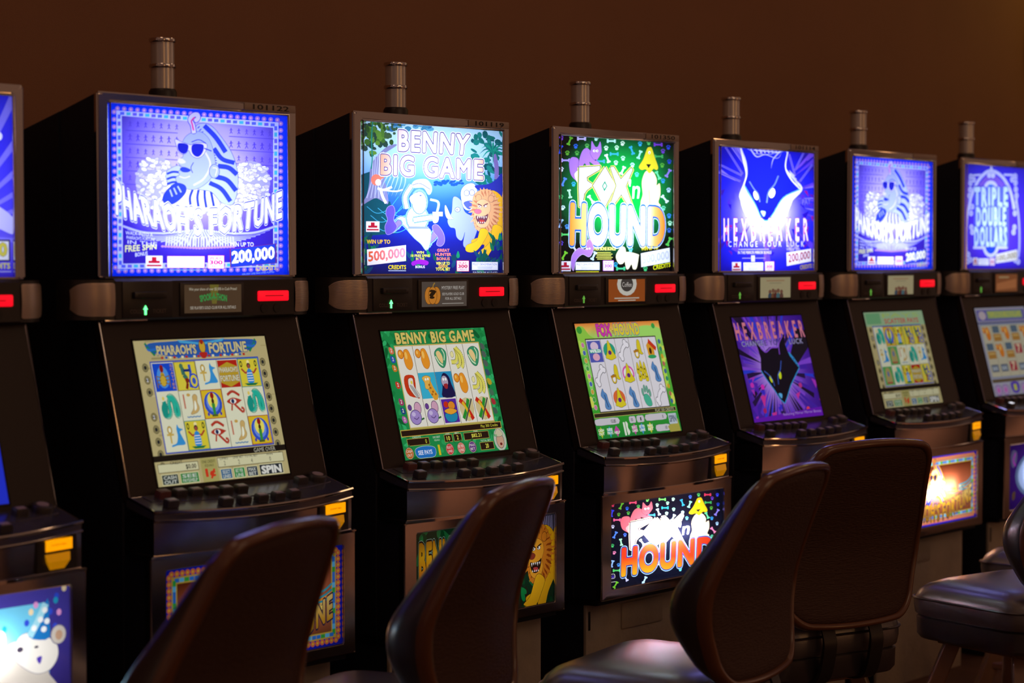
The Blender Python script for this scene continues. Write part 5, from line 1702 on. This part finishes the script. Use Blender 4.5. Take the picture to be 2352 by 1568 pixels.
def b_mid(bm):   # black band with ticket slot, display and card reader
    prof = [(.02, 1.2475), (-.012, 1.2475), (-.018, 1.252), (-.018, 1.331), (-.012, 1.3365), (.02, 1.3365)]
    prism_x(bm, [(y, zz(z)) for y, z in prof], .028, .531)
    # pods at both ends that carry the loudspeakers
    for s in (-1, 1):
        X = lambda x: .2795 + s * (.2795 - x)
        plan = [(.030, -.016), (.006, -.014), (-.018, -.004), (-.040, .014), (-.053, .036), (-.055, .075), (.030, .075)]
        loft(bm, [[(X(x), y, zz(z)) for x, y in plan] for z in (1.250, 1.334)])


def b_grille(s):
    def f(bm):
        X = lambda x: .2795 + s * (.2795 - x)
        plan = [(.026, -.0175), (.006, -.0160), (-.018, -.0065), (-.0405, .0115), (-.0525, .032)]
        P = []
        pl = open_smooth(plan, 4)
        n = len(pl) - 1
        rows = []
        for j in range(9):
            v = j / 8
            row = []
            for i, (x, y) in enumerate(pl):
                u = i / n
                # rounded outer end of the grille
                h = .035 * (1 - max(0, (u - .45) / .55) ** 3.0 * .42) * (1 - .06 * (1 if i == 0 else 0))
                z = 1.2925 + (v - .5) * 2 * h
                row.append((X(x), y - .0022 * math.sin(math.pi * v) - .001, zz(z)))
            rows.append(row)
        vs = [[bm.verts.new(p) for p in r] for r in rows]
        for a, b in zip(vs, vs[1:]):
            for i in range(n):
                bm.faces.new((a[i], a[i + 1], b[i + 1], b[i]))
        # fine horizontal ribs
        for k in range(1, 20):
            v = k / 20
            pts = []
            for i, (x, y) in enumerate(pl):
                u = i / n
                h = .035 * (1 - max(0, (u - .45) / .55) ** 3.0 * .42)
                pts.append((X(x), y - .0022 * math.sin(math.pi * v) - .0014, zz(1.2925 + (v - .5) * 2 * h)))
            tube(bm, pts, .0007, n=4)
    return f


def b_ticket(bm):
    box(bm, .045, .178, -.0205, -.016, zz(1.253), zz(1.331), bev=.0015)
    box(bm, .070, .156, -.030, -.019, zz(1.294), zz(1.308), bev=.002)


def b_slot(bm):
    box(bm, .080, .146, -.0312, -.0295, zz(1.2985), zz(1.3035))


def b_arrow(bm):
    x, z = .104, 1.268
    pts = [(-.0022, -.009), (.0022, -.009), (.0022, .002), (.0055, .002), (0, .011), (-.0055, .002), (-.0022, .002)]
    loft(bm, [[(x + a, y, zz(z + b)) for a, b in pts] for y in (-.0205, -.0225)])


def b_display_frame(bm):
    box(bm, .198, .378, -.0215, -.016, zz(1.254), zz(1.3265), bev=.002)


def b_reader(bm):
    box(bm, .420, .512, -.0225, -.017, zz(1.283), zz(1.306), bev=.003)


def b_reader_slot(bm):
    box(bm, .440, .494, -.0230, -.0220, zz(1.2940), zz(1.2956))


def b_jack(bm):
    for x in (.440, .478):
        n = 18
        loft(bm, [[(x + .0105 * math.cos(6.2832 * i / n), y, zz(1.267) + .0105 * math.sin(6.2832 * i / n)) for i in range(n)] for y in (-.0172, -.020)])


# bezel plane: from (y=.002, z=1.2465) down to (y=-.098, z=.883)
BZ0, BZ1 = Vector((0, .0045, 1.2465)), Vector((0, -.0965, .880))
BD = (BZ1 - BZ0)
BN = Vector((0, BD.z, -BD.y)).normalized()
BN = BN if BN.y < 0 else -BN


def on_bezel(x, t, d):
    """x across, t = fraction down the sloped glass, d = distance in front of it"""
    p = BZ0 + BD * t + BN * d
    return (x, p.y, zz(p.z))


def b_bezel(bm):
    rings = []
    for x in (0.0, W_):
        rings.append([on_bezel(x, 0, 0), on_bezel(x, 1, 0), on_bezel(x, 1, -.022), on_bezel(x, 0, -.022)])
    loft(bm, rings)


def b_bezel_trim(bm):
    # one thin strip down the left edge, under the glass and up the right edge
    tube(bm, [on_bezel(.0008, 0, .0004), on_bezel(.0008, .995, .0004), on_bezel(W_ - .0008, .995, .0004), on_bezel(W_ - .0008, 0, .0004)], .0019, n=8)


def b_chrome_clip(bm):
    box(bm, .004, .115, -.014, .004, zz(1.2455), zz(1.2505), bev=.001)


ST0, ST1 = .118, .950


def place_screen(u, v):
    return on_bezel(.0795 + u * .369, ST0 + v * (ST1 - ST0), .0012)


def b_screen_lip(bm):
    pts = [on_bezel(.0795 + u * .369, ST0 + v * (ST1 - ST0), .0006) for u, v in ((-.008, -.01), (1.008, -.01), (1.008, 1.01), (-.008, 1.01))]
    tube(bm, pts, .0016, n=6, closed=True)


def bow(x, amt, y0=YF):
    t = (x / W_) * 2 - 1
    return y0 - amt * (1 - t * t)


def deck_z(y):
    return .885 + (y + .09) * .26


def b_deck(bm):
    n = 24
    top, bot = [], []
    xs = [W_ * i / n for i in range(n + 1)]
    fr = [(x, bow(x, .034), deck_z(bow(x, .034))) for x in xs]
    back = [(W_, -.085, deck_z(-.085)), (0, -.085, deck_z(-.085))]
    ring = fr + back
    loft(bm, [[(x, y, zz(z - .022)) for x, y, z in ring], [(x, y, zz(z)) for x, y, z in ring]])
    # raised inner plate behind the front row of buttons
    xs = [.03 + (W_ - .05) * i / n for i in range(n + 1)]
    fr = [(x, bow(x, .032) + .052, deck_z(bow(x, .032) + .052) + .0016) for x in xs]
    ring = fr + [(W_ - .02, -.098, deck_z(-.098) + .0016), (.03, -.098, deck_z(-.098) + .0016)]
    loft(bm, [[(x, y, zz(z - .004)) for x, y, z in ring], [(x, y, zz(z)) for x, y, z in ring]])


def b_deck_lip(bm):
    n = 30
    xs = [W_ * i / n for i in range(n + 1)]
    for dz, r in ((-.002, .0042), (-.0205, .0032)):
        pts = [(x, bow(x, .034) - .001, zz(deck_z(bow(x, .034)) + dz)) for x in xs]
        tube(bm, pts, r, n=8)
    # side rails of the deck
    for x in (0.001, W_ - .001):
        tube(bm, [(x, -.088, zz(deck_z(-.088) - .001)), (x, YF, zz(deck_z(YF) - .002))], .0030, n=8)
        tube(bm, [(x, -.090, zz(deck_z(-.088) - .026)), (x, YF, zz(deck_z(YF) - .0205))], .0022, n=8)


def b_key(bm):
    rings = []
    for s, z in ((1.0, 0), (1.0, .011), (.88, .0155)):
        w, d, r = .0150 * s, .0105 * s, .003
        pts = []
        for cx, cy, a0 in ((w - r, d - r, 0), (-w + r, d - r, 90), (-w + r, -d + r, 180), (w - r, -d + r, 270)):
            for k in range(4):
                a = R(a0 + k * 30)
                pts.append((cx + r * math.cos(a), cy + r * math.sin(a), z))
        rings.append(pts)
    loft(bm, rings)


def b_keycap(bm):
    box(bm, -.0098, .0098, -.0066, .0066, .0152, .0164, bev=.0006)


def b_bigkey(bm):
    lathe(bm, [(.021, 0), (.021, .011), (.0195, .014), (.0165, .0155), (.0150, .0150)], n=28)


def b_bigcap(bm):
    lathe(bm, [(.0125, .0150), (.0125, .0162), (.0110, .0166)], n=24)


KEYS = [(.072, -.114), (.113, -.118), (.152, -.122), (.193, -.126), (.230, -.129), (.270, -.131),
        (.053, -.165), (.181, -.187), (.228, -.190), (.276, -.191), (.324, -.190), (.371, -.188), (.452, -.123)]
BIGKEY = (.508, -.116)


def b_belly(bm):
    n = 28
    xs = [W_ * i / n for i in range(n + 1)]
    rings = []
    for z, amt, off in ((.768, .029, .003), (.800, .030, .002), (.843, .032, .002), (.8435, .032, .010)):
        rings.append([(x, bow(x, amt) + off, zz(z if z < .842 else min(z, deck_z(bow(x, amt)) - .020))) for x in xs] + [(W_, -.08, zz(min(z, .842))), (0, -.08, zz(min(z, .842)))])
    loft(bm, rings)


def bowed_box(bm, x0, x1, z0, z1, amt, d0, d1, n=6, mi=0):
    xs = [x0 + (x1 - x0) * i / n for i in range(n + 1)]
    ring = [(x, bow(x, amt) + d0) for x in xs] + [(x, bow(x, amt) + d1) for x in reversed(xs)]
    loft(bm, [[(x, y, zz(z)) for x, y in ring] for z in (z0, z1)], mi=mi)


def b_bill(bm):
    bowed_box(bm, .438, .540, .7715, .8405, .030, -.003, .006)


def b_amber_a(bm):
    bowed_box(bm, .458, .527, .8120, .8340, .030, -.0055, -.002)


def b_amber_b(bm):
    # hanging guide below the lit strip
    xs = [(.456, .512, .8065, -.0045), (.459, .508, .792, -.010), (.468, .496, .776, -.005)]
    rings = []
    for x0, x1, z, d in xs:
        rings.append([(x0, bow(x0, .03) + d, zz(z)), (x1 + .008, bow(x1, .03) + d, zz(z)), (x1 + .008, bow(x1, .03) + .002, zz(z)), (x0, bow(x0, .03) + .002, zz(z))])
    loft(bm, rings)


def b_ledge(bm):
    n = 30
    xs = [-.010 + (W_ + .020) * i / n for i in range(n + 1)]
    ring = [(x, bow(max(0, min(W_, x)), .026) - .003) for x in xs] + [(W_ + .010, -.10), (-.010, -.10)]
    loft(bm, [[(x, y, zz(z)) for x, y in ring] for z in (.7625, .7690)])
    bmesh.ops.bevel(bm, geom=[e for e in bm.edges if abs(e.verts[0].co.z - e.verts[1].co.z) < 1e-6], offset=0.002, segments=2, affect='EDGES')


def b_door(bm):
    frame_ring(bm, (-.010, W_ + .010, zz(.488), zz(.7625), YF), (.030, .531, zz(.513), zz(.737), YF),
               (-.010, W_ + .010, zz(.488), zz(.7625), YF + .022), (.034, .527, zz(.517), zz(.733), YF + .022))
    bmesh.ops.bevel(bm, geom=list(bm.edges), offset=0.002, segments=2, affect='EDGES')


def b_door_shell(bm):
    frame_ring(bm, (0.0, W_, zz(.472), zz(.762), YF + .022), (.020, W_ - .020, zz(.505), zz(.745), YF + .022),
               (0.0, W_, zz(.472), zz(.762), -.076), (.020, W_ - .020, zz(.505), zz(.745), -.076), 0, 1, 0)
    box(bm, .02, W_ - .02, -.084, -.0745, zz(.505), zz(.745), mi=1)


def b_door_side(bm):   # thin chrome edge strip along the door's flanks
    a, b, y = -.0098, W_ + .0098, YF + .003
    tube(bm, [(a, y, zz(.4885)), (b, y, zz(.4885)), (b, y, zz(.7610)), (a, y, zz(.7610))], .0024, n=8, closed=True)


def b_foot(bm):
    box(bm, 0.0, W_, YF + .030, .10, zz(.470), zz(.4885), bev=.002)


def text_mesh(name, body, w, h, material, off=0.0, ext=.0004):
    """small printed lettering as a thin relief, lying in the x-z plane facing -y, centred"""
    c = bpy.data.curves.new(name, 'FONT')
    c.body = body
    c.offset = off
    c.resolution_u = 2
    c.extrude = ext
    o = bpy.data.objects.new(name, c)
    COL.objects.link(o)
    ev = o.evaluated_get(bpy.context.evaluated_depsgraph_get())
    me = bpy.data.meshes.new_from_object(ev)
    bpy.data.objects.remove(o)
    co = np.array([v.co for v in me.vertices])
    lo, hi = co.min(0), co.max(0)
    for v in me.vertices:
        x = (v.co.x - (lo[0] + hi[0]) / 2) / (hi[0] - lo[0]) * w
        z = (v.co.y - (lo[1] + hi[1]) / 2) / (hi[1] - lo[1]) * h
        v.co = (x, -v.co.z, z)
    me.materials.clear()
    me.materials.append(material)
    return me


def place_top(u, v):
    return (.0285 + u * .5035, .0035, zz(1.7075 - v * .369))


def place_belly(u, v):
    return (.030 + u * .501, YF + .006, zz(.737 - v * .224))


def place_mini(u, v):
    return (.2085 + u * .161, -.0222, zz(1.3215 - v * .0615))


TM = text_mesh('collect_ticket', 'COLLECT    TICKET', .096, .0085, M_BROWNTXT)
TMA = text_mesh('insert_bill', 'INSERT BILL', .040, .0035, M_AMBERD)


def slot_machine(x, label, top, screen, belly, number, smat=None, mini_kind=None, arrow='bright', toplamp=1.0, bellylamp=1.0, bx=.28, lit_key=False):
    t = thing('slot_machine', label, 'slot machine', (x, 0, ZB), 0, 'slot machines in a row against the brown wall')
    part('cabinet', b_cabinet, M_BLACK, t)
    lb = part('light_box', b_box_shell, [M_BLACK, M_WHITE], t)
    fr = part('top_frame', b_top_frame, M_CHROME, t)
    part('glass_bead', b_glass_trim, M_CHROME, fr)
    key, fn = top
    if key not in CACHE:
        CACHE[key] = fn().mesh('top_glass', place_top, M_GLASS)
    part('top_glass', None, None, t, key=key)
    if number:
        pl = part('number_plate', b_plate, M_LABEL, fr)
        if number != ' ':
            part('number', text_mesh('number', number, .108, .0115, M_INK, off=.012), None, fr, loc=(.478, -.0024, zz(1.7189)), key='num' + number)
    tw = part('signal_tower', b_tower, M_STEEL, t)
    part('tower_base', b_tower_base, M_IRON, tw)
    part('ring', ring_at(zz(1.860)), M_CHROME, tw, key='ringa')
    part('ring', ring_at(zz(1.803)), M_CHROME, tw, key='ringb')
    md = part('console_band', b_mid, M_PLAST, t)
    for s in (1, -1):
        part('speaker_grille', b_grille(s), M_GRILLE, md, key='grille%d' % s, smooth=60)
    tk = part('ticket_slot', b_ticket, M_PLAST, t)
    part('slot_opening', b_slot, M_INK, tk)
    part('ticket_lettering', TM, None, tk, loc=(.112, -.0208, zz(1.2665)), key='collect')
    part('ticket_arrow', b_arrow, M_GREEN if arrow == 'bright' else M_GREEND, tk, key='arrow' + arrow)
    ds = part('info_display', b_display_frame, M_PLAST, t)
    if mini_kind:
        if 'mini' + mini_kind not in CACHE:
            CACHE['mini' + mini_kind] = mini(mini_kind).mesh('info_screen', place_mini, M_MINI)
        part('info_screen', None, None, ds, key='mini' + mini_kind)
    rd = part('card_reader', b_reader, M_RED, t, label='glowing red card reader')
    part('card_slot', b_reader_slot, M_INK, rd)
    part('jack_plate', b_jack, M_INK, md)
    bz = part('screen_bezel', b_bezel, M_BEZEL, t)
    part('bezel_edge', b_bezel_trim, M_CHROMER, bz)
    part('bezel_clip', b_chrome_clip, M_CHROMER, bz)
    part('screen_rim', b_screen_lip, M_INK, bz)
    key, fn = screen
    k2 = key + ('d' if smat is M_SCREEND else '')
    if k2 not in CACHE:
        CACHE[k2] = fn().mesh('game_screen', place_screen, smat or M_SCREEN)
    part('game_screen', None, None, t, key=k2)
    dk = part('button_deck', b_deck, M_DECK, t)
    part('deck_rail', b_deck_lip, M_CHROME, dk)
    tilt = -math.atan(.26)
    for i, (kx, ky) in enumerate(KEYS):
        kz = zz(deck_z(ky) + (.0012))
        b = part('play_button', b_key, M_BTN if i else M_BTNRED, t, loc=(kx, ky, kz), rot=(-tilt * 1.0, 0, 0), key='key' if i else 'keyred')
        lit = lit_key and i == 6
        part('button_cap', b_keycap, M_LIT if lit else M_BTNTOP if i else M_BTNRED, b, key='caplit' if lit else 'cap' if i else 'capred')
    b = part('spin_button', b_bigkey, M_BTN, t, loc=(BIGKEY[0], BIGKEY[1], zz(deck_z(BIGKEY[1]) + .0012)), rot=(-tilt, 0, 0))
    part('button_cap', b_bigcap, M_BTNTOP, b, key='bigcap')
    part('belly_panel', b_belly, M_CHROMER, t)
    bl = part('bill_acceptor', b_bill, M_PLAST, t, label='bill acceptor with glowing amber strips')
    part('amber_strip', b_amber_a, M_AMBER, bl)
    part('bill_guide', b_amber_b, M_AMBERD, bl)
    part('bill_lettering', TMA, None, bl, loc=(.492, bow(.492, .03) - .0058, zz(.8235)), rot=(0, 0, R(8)), key='insert')
    part('ledge', b_ledge, M_CHROME, t)
    dr = part('lower_door', b_door, M_CHROMER, t)
    part('door_housing', b_door_shell, [M_BLACK, M_WHITE], dr)
    part('door_edge', b_door_side, M_CHROME, dr)
    part('bottom_rail', b_foot, M_IRON, t)
    key, fn = belly
    if key not in CACHE:
        CACHE[key] = fn().mesh('lower_glass', place_belly, M_GLASS)
    part('lower_glass', None, None, t, key=key)
    # the tubes inside the two light boxes: one aimed at the glass, one lighting the white chamber behind it
    cool, white = (0.74, 0.80, 1.0), (0.88, 0.91, 1.0)
    lamp('box_tube', (.28, .108, zz(1.500)), (R(-90), 0, 0), 0.50 * toplamp, cool, .24, .16, t)
    lamp('box_tube', (.28, .095, zz(1.525)), (R(90), 0, 0), 1.35 * toplamp, cool, .44, .30, t)
    lamp('door_tube', (bx, YF + .032, zz(.632)), (R(-90), 0, 0), 0.42 * bellylamp, white, .22, .014, t)
    lamp('door_tube', (.28, YF + .085, zz(.625)), (R(90), 0, 0), 0.24 + 0.15 * bellylamp, white, .46, .18, t)
    return t


MX = [1.80, 2.538, 3.275, 4.003, 4.727, 5.459, 6.190]
P1 = [['scarab', 'warrior', 'anubis', 'logo', 'isis'], ['snake', 'bird', 'wings', 'eye', 'snake'], ['anubis', 'isis', 'eye', 'bird', 'wings']]
P5 = [['snake', 'wings', 'isis', 'warrior', 'warrior'], ['anubis', 'greenbar', 'bird', 'snake', 'anubis'], ['greenbar', 'snake', 'isis', 'logo', 'warrior']]
pht, phb = ('pht', art_pharaoh_top), ('phb', art_pharaoh_belly)

slot_machine(MX[0], 'slot machine cut off by the left edge, party-hat bear on its lower glass',
             ('m0t', art_m0_top), ('m0s', scr_m0), ('m0b', art_m0_belly), None, toplamp=.62, bellylamp=1.9, bx=.27)
slot_machine(MX[1], 'slot machine with striped-headcloth head in blue light box and bright beige hieroglyph screen',
             pht, ('phs', lambda: scr_pharaoh(P1)), phb, '101122', mini_kind='raffle', bellylamp=.25)
slot_machine(MX[2], 'slot machine with jungle light box of running explorer and lion above a fruit screen',
             ('bet', art_benny_top), ('bes', scr_benny), ('beb', art_benny_belly), '101119', mini_kind='pumpkin', toplamp=.92, bellylamp=.25)
slot_machine(MX[3], 'slot machine with scattered bones, fox and yellow dog in its green-black light box',
             ('fxt', art_fox_top), ('fxs', scr_fox), ('fxb', art_fox_belly), '101350', mini_kind='coffee', arrow='dim', toplamp=1.0, bellylamp=4.0)
slot_machine(MX[4], 'slot machine whose blue light box and purple screen both show a dark wolf-like head',
             ('hxt', art_hex_top), ('hxs', scr_hex), phb, '101114', mini_kind='people', arrow='dim', toplamp=.95, bellylamp=.4)
slot_machine(MX[5], 'slot machine second from the right, dim pale screen below its small blue light box',
             pht, ('phs5', lambda: scr_pharaoh(P5, True)), phb, ' ', M_SCREEND, 'people', 'dim', toplamp=.9, bellylamp=2.4)
slot_machine(MX[6], 'slot machine cut off by the right edge, violet light box lettered in three lines',
             ('tdt', art_tdd_top), ('tds', scr_tdd), ('tdb', art_m6_belly), ' ', M_SCREEND, 'dull', 'dim', toplamp=.55, bellylamp=1.2, lit_key=True)


# ------------------------------------------------------------------ stands under the machines
def b_stand(bm):
    box(bm, .006, .548, -.104, .56, 0.0, .4685, bev=.004)


def b_stand_front(bm):
    box(bm, .004, .550, -.1135, -.103, 0.0, .4680, bev=.002)


def b_stand_plate(bm):
    box(bm, .150, .330, -.1185, -.112, .385, .455, bev=.003)


def b_stand_hinge(bm):
    box(bm, .012, .020, -.1155, -.112, .40, .45, bev=.001)


for i, (x, nm) in enumerate(zip(MX, ('the machine cut off by the left edge', 'the leftmost fully visible machine', 'the jungle-themed machine', 'the black and green machine with bones', 'the wolf-head machine', 'the second machine from the right', 'the machine cut off by the right edge'))):
    s = thing('machine_stand', 'grey-brown metal stand under ' + nm, 'stand', (x, 0, 0), 0, 'stands under the slot machines')
    part('stand_body', b_stand, M_BLACK, s)
    part('front_panel', b_stand_front, M_STAND, s, label='grey-brown scuffed front panel')
    part('access_plate', b_stand_plate, M_STAND, s)
    part('hinge', b_stand_hinge, M_IRON, s)


# ------------------------------------------------------------------ chairs (local: sitter faces +y, floor at z = 0)
SH = .503      # top of the seat cushion


def rrect(hx, hy, r, n=7):
    pts = []
    for cx, cy, a0 in ((hx - r, hy - r, 0), (-hx + r, hy - r, 90), (-hx + r, -hy + r, 180), (hx - r, -hy + r, 270)):
        for k in range(n):
            a = R(a0 + 90 * k / (n - 1))
            pts.append((cx + r * math.cos(a), cy + r * math.sin(a)))
    return pts


def b_seat(bm):
    rings = []
    z0 = SH - .105
    for s, dz in ((.93, .0), (.985, .008), (1.0, .030), (1.0, .050), (.985, .066), (.95, .081), (.86, .094), (.70, .102), (.45, .106), (.2, .107)):
        ring = []
        for x, y in rrect(.225 * s, .215 * s, .085 * s if s > .5 else .085 * s):
            d = max(0, (y - .09) / .13)
            ring.append((x, y + .01, z0 + dz - (.020 * d * d if dz > .05 else 0)))
        rings.append(ring)
    loft(bm, rings)


def b_seat_piping(bm):
    tube(bm, [(x, y + .01, SH - .052 - .006 * max(0, (y - .09) / .13) ** 2) for x, y in rrect(.2265, .2165, .085)], .0035, n=6, closed=True)


def b_apron(bm):
    rings = []
    for s, z in ((.93, SH - .165), (.96, SH - .155), (.965, SH - .108), (.93, SH - .102)):
        rings.append([(x, y + .01, z) for x, y in rrect(.225 * s, .215 * s, .08 * s)])
    loft(bm, rings)


def b_plate2(bm):
    box(bm, -.15, .15, -.14, .16, SH - .185, SH - .164, bev=.004)


def leg_b(sx, sy):
    def f(bm):
        beam(bm, (sx * .125, .01 + sy * .115, SH - .178), (sx * .215, .01 + sy * .205, .0), .021, .021)
    return f


def b_ring(bm):
    k = .60
    c = [(sx * (.125 + .09 * k), .01 + sy * (.115 + .09 * k)) for sx, sy in ((1, 1), (-1, 1), (-1, -1), (1, -1))]
    z = (SH - .178) * (1 - k)
    for i in range(4):
        a, b = c[i], c[(i + 1) % 4]
        beam(bm, (a[0], a[1], z), (b[0], b[1], z), .016, .011)


# back: outline half-width by height above its lower edge, rear profile, and cushion thickness
BH = .455
BZ = .478
_w = [(0, .190), (.08, .214), (.14, .232), (.19, .238), (.24, .233), (.32, .214), (.38, .199), (.455, .182)]
_y = [(0, .000), (.06, .012), (.13, .018), (.20, .012), (.26, -.008), (.34, -.040), (.40, -.066), (.455, -.088)]
_t = [(0, .030), (.06, .066), (.13, .094), (.20, .094), (.30, .064), (.40, .042), (.455, .026)]


def ip(tab, v):
    return float(np.interp(v, [a for a, _ in tab], [b for _, b in tab]))


def sm(tab, v):
    return sum(ip(tab, v + d) for d in (-.02, -.01, 0, .01, .02)) / 5


def half_width(v):
    w = sm(_w, v)
    for dist, r in ((v, .058), (BH - v, .048)):
        if dist < r:
            w -= r - math.sqrt(max(0, r * r - (r - dist) ** 2))
    return w


def back_outline(inset=0.0):
    n = 40
    vs = [BH * (1 - math.cos(math.pi * (k + .5) / n)) / 2 for k in range(n)]
    right = [(half_width(v), v) for v in vs]
    w0, w1 = right[0][0], right[-1][0]
    top = [(x, BH + .010 * (1 - (x / w1) ** 2)) for x in np.linspace(w1, -w1, 13)[1:-1]]
    left = [(-w, v) for w, v in reversed(right)]
    bot = [(x, -.006 * (1 - (x / w0) ** 2)) for x in np.linspace(-w0, w0, 13)[1:-1]]
    return right + top + left + bot


def back_pt(x, v, d):
    """d: 0 rear face .. 1 front face"""
    y = sm(_y, v) + sm(_t, v) * d + .42 * x * x
    return (x, -.245 + y, BZ + v)


def scaled(outl, s):
    c = (0.0, .22)
    return [(c[0] + (x - c[0]) * s, c[1] + (v - c[1]) * s) for x, v in outl]


def b_back_cushion(bm):
    base = back_outline(0)
    rings = []
    for s, d, off in ((.15, 0, .006), (.40, 0, .006), (.65, 0, .006), (.85, 0, .005), (.90, 0, .003), (.97, 0, 0.0), (1.0, .04, .004), (1.0, .30, 0), (.995, .55, 0), (.975, .80, 0), (.93, .95, 0), (.85, 1.03, 0), (.70, 1.08, 0), (.45, 1.08, 0), (.2, 1.06, 0)):
        rings.append([(p[0], p[1] + off, p[2]) for p in (back_pt(x, v, d) for x, v in scaled(base, s))])
    loft(bm, rings)


def b_back_panel(bm):
    base = back_outline(0)
    rings = []
    for s, off in ((.935, .006), (.93, -.002), (.915, -.0045), (.85, -.005), (.7, -.005), (.5, -.005), (.3, -.005), (.12, -.005)):
        rings.append([(p[0], p[1] + off, p[2]) for p in (back_pt(x, v, 0) for x, v in scaled(base, s))])
    loft(bm, rings)


def b_back_trim(bm):
    base = back_outline(0)
    rings = []
    for s, off in ((.925, .010), (.930, -.006), (.945, -.0105), (.975, -.0105), (.995, -.005), (1.008, .006), (1.006, .016), (.98, .018)):
        rings.append([(p[0], p[1] + off, p[2]) for p in (back_pt(x, v, 0) for x, v in scaled(base, s))])
    loft(bm, rings, cap0=False, cap1=False)


def b_back_bars(bm):
    for s in (-1, 1):
        x = s * .075
        pts = [(x, -.205, BZ + .05), (x, -.228, BZ - .005), (x, -.236, BZ - .05), (x, -.205, SH - .160), (x, -.12, SH - .176)]
        pts = open_smooth(pts, 5)
        rings = [[(p[0] - .020, p[1] - .004, p[2] - .003), (p[0] + .020, p[1] - .004, p[2] - .003), (p[0] + .020, p[1] + .004, p[2] + .003), (p[0] - .020, p[1] + .004, p[2] + .003)] for p in pts]
        loft(bm, rings)


def chair(x, y, r, label):
    t = thing('casino_chair', label, 'chair', (x, y, 0), -R(r), 'padded chairs in front of the slot machines')
    st = part('seat', b_seat, M_SEAT, t, smooth=60)
    part('seat_piping', b_seat_piping, M_LEATHER, st)
    part('seat_apron', b_apron, M_LEATHER, t)
    part('swivel_plate', b_plate2, M_WOOD, t)
    for sx, sy in ((1, 1), (-1, 1), (-1, -1), (1, -1)):
        part('leg', leg_b(sx, sy), M_WOOD, t, key='leg%d%d' % (sx, sy))
    part('footrest', b_ring, M_WOOD, t)
    bk = part('backrest', b_back_cushion, M_LEATHER, t, smooth=60)
    part('back_panel', b_back_panel, M_BACK, bk, smooth=60)
    part('edge_trim', b_back_trim, M_TRIM, bk, smooth=60)
    part('back_support', b_back_bars, M_IRON, t)
    return t


CH = [(2.118, -.64, -18, 'nearest chair, blurred dark back, in front of the blue light-box machine at left'),
      (2.83, -.53, -20, 'chair seen nearly edge-on in front of the jungle-themed slot machine'),
      (3.49, -.76, -11, 'chair with a brightly lit seat, its bulging back covering the bones-and-fox lower glass'),
      (4.255, -.59, 17, 'chair turning its broad brown rear panel to the viewer, near the gold lower glass'),
      (4.965, -.86, 12, 'chair at the right edge, only its grey leather seat and wooden legs in view'),
      (5.70, -.66, 0, 'farthest chair, only its small rounded seat showing at the right edge')]
for c in CH:
    chair(*c)
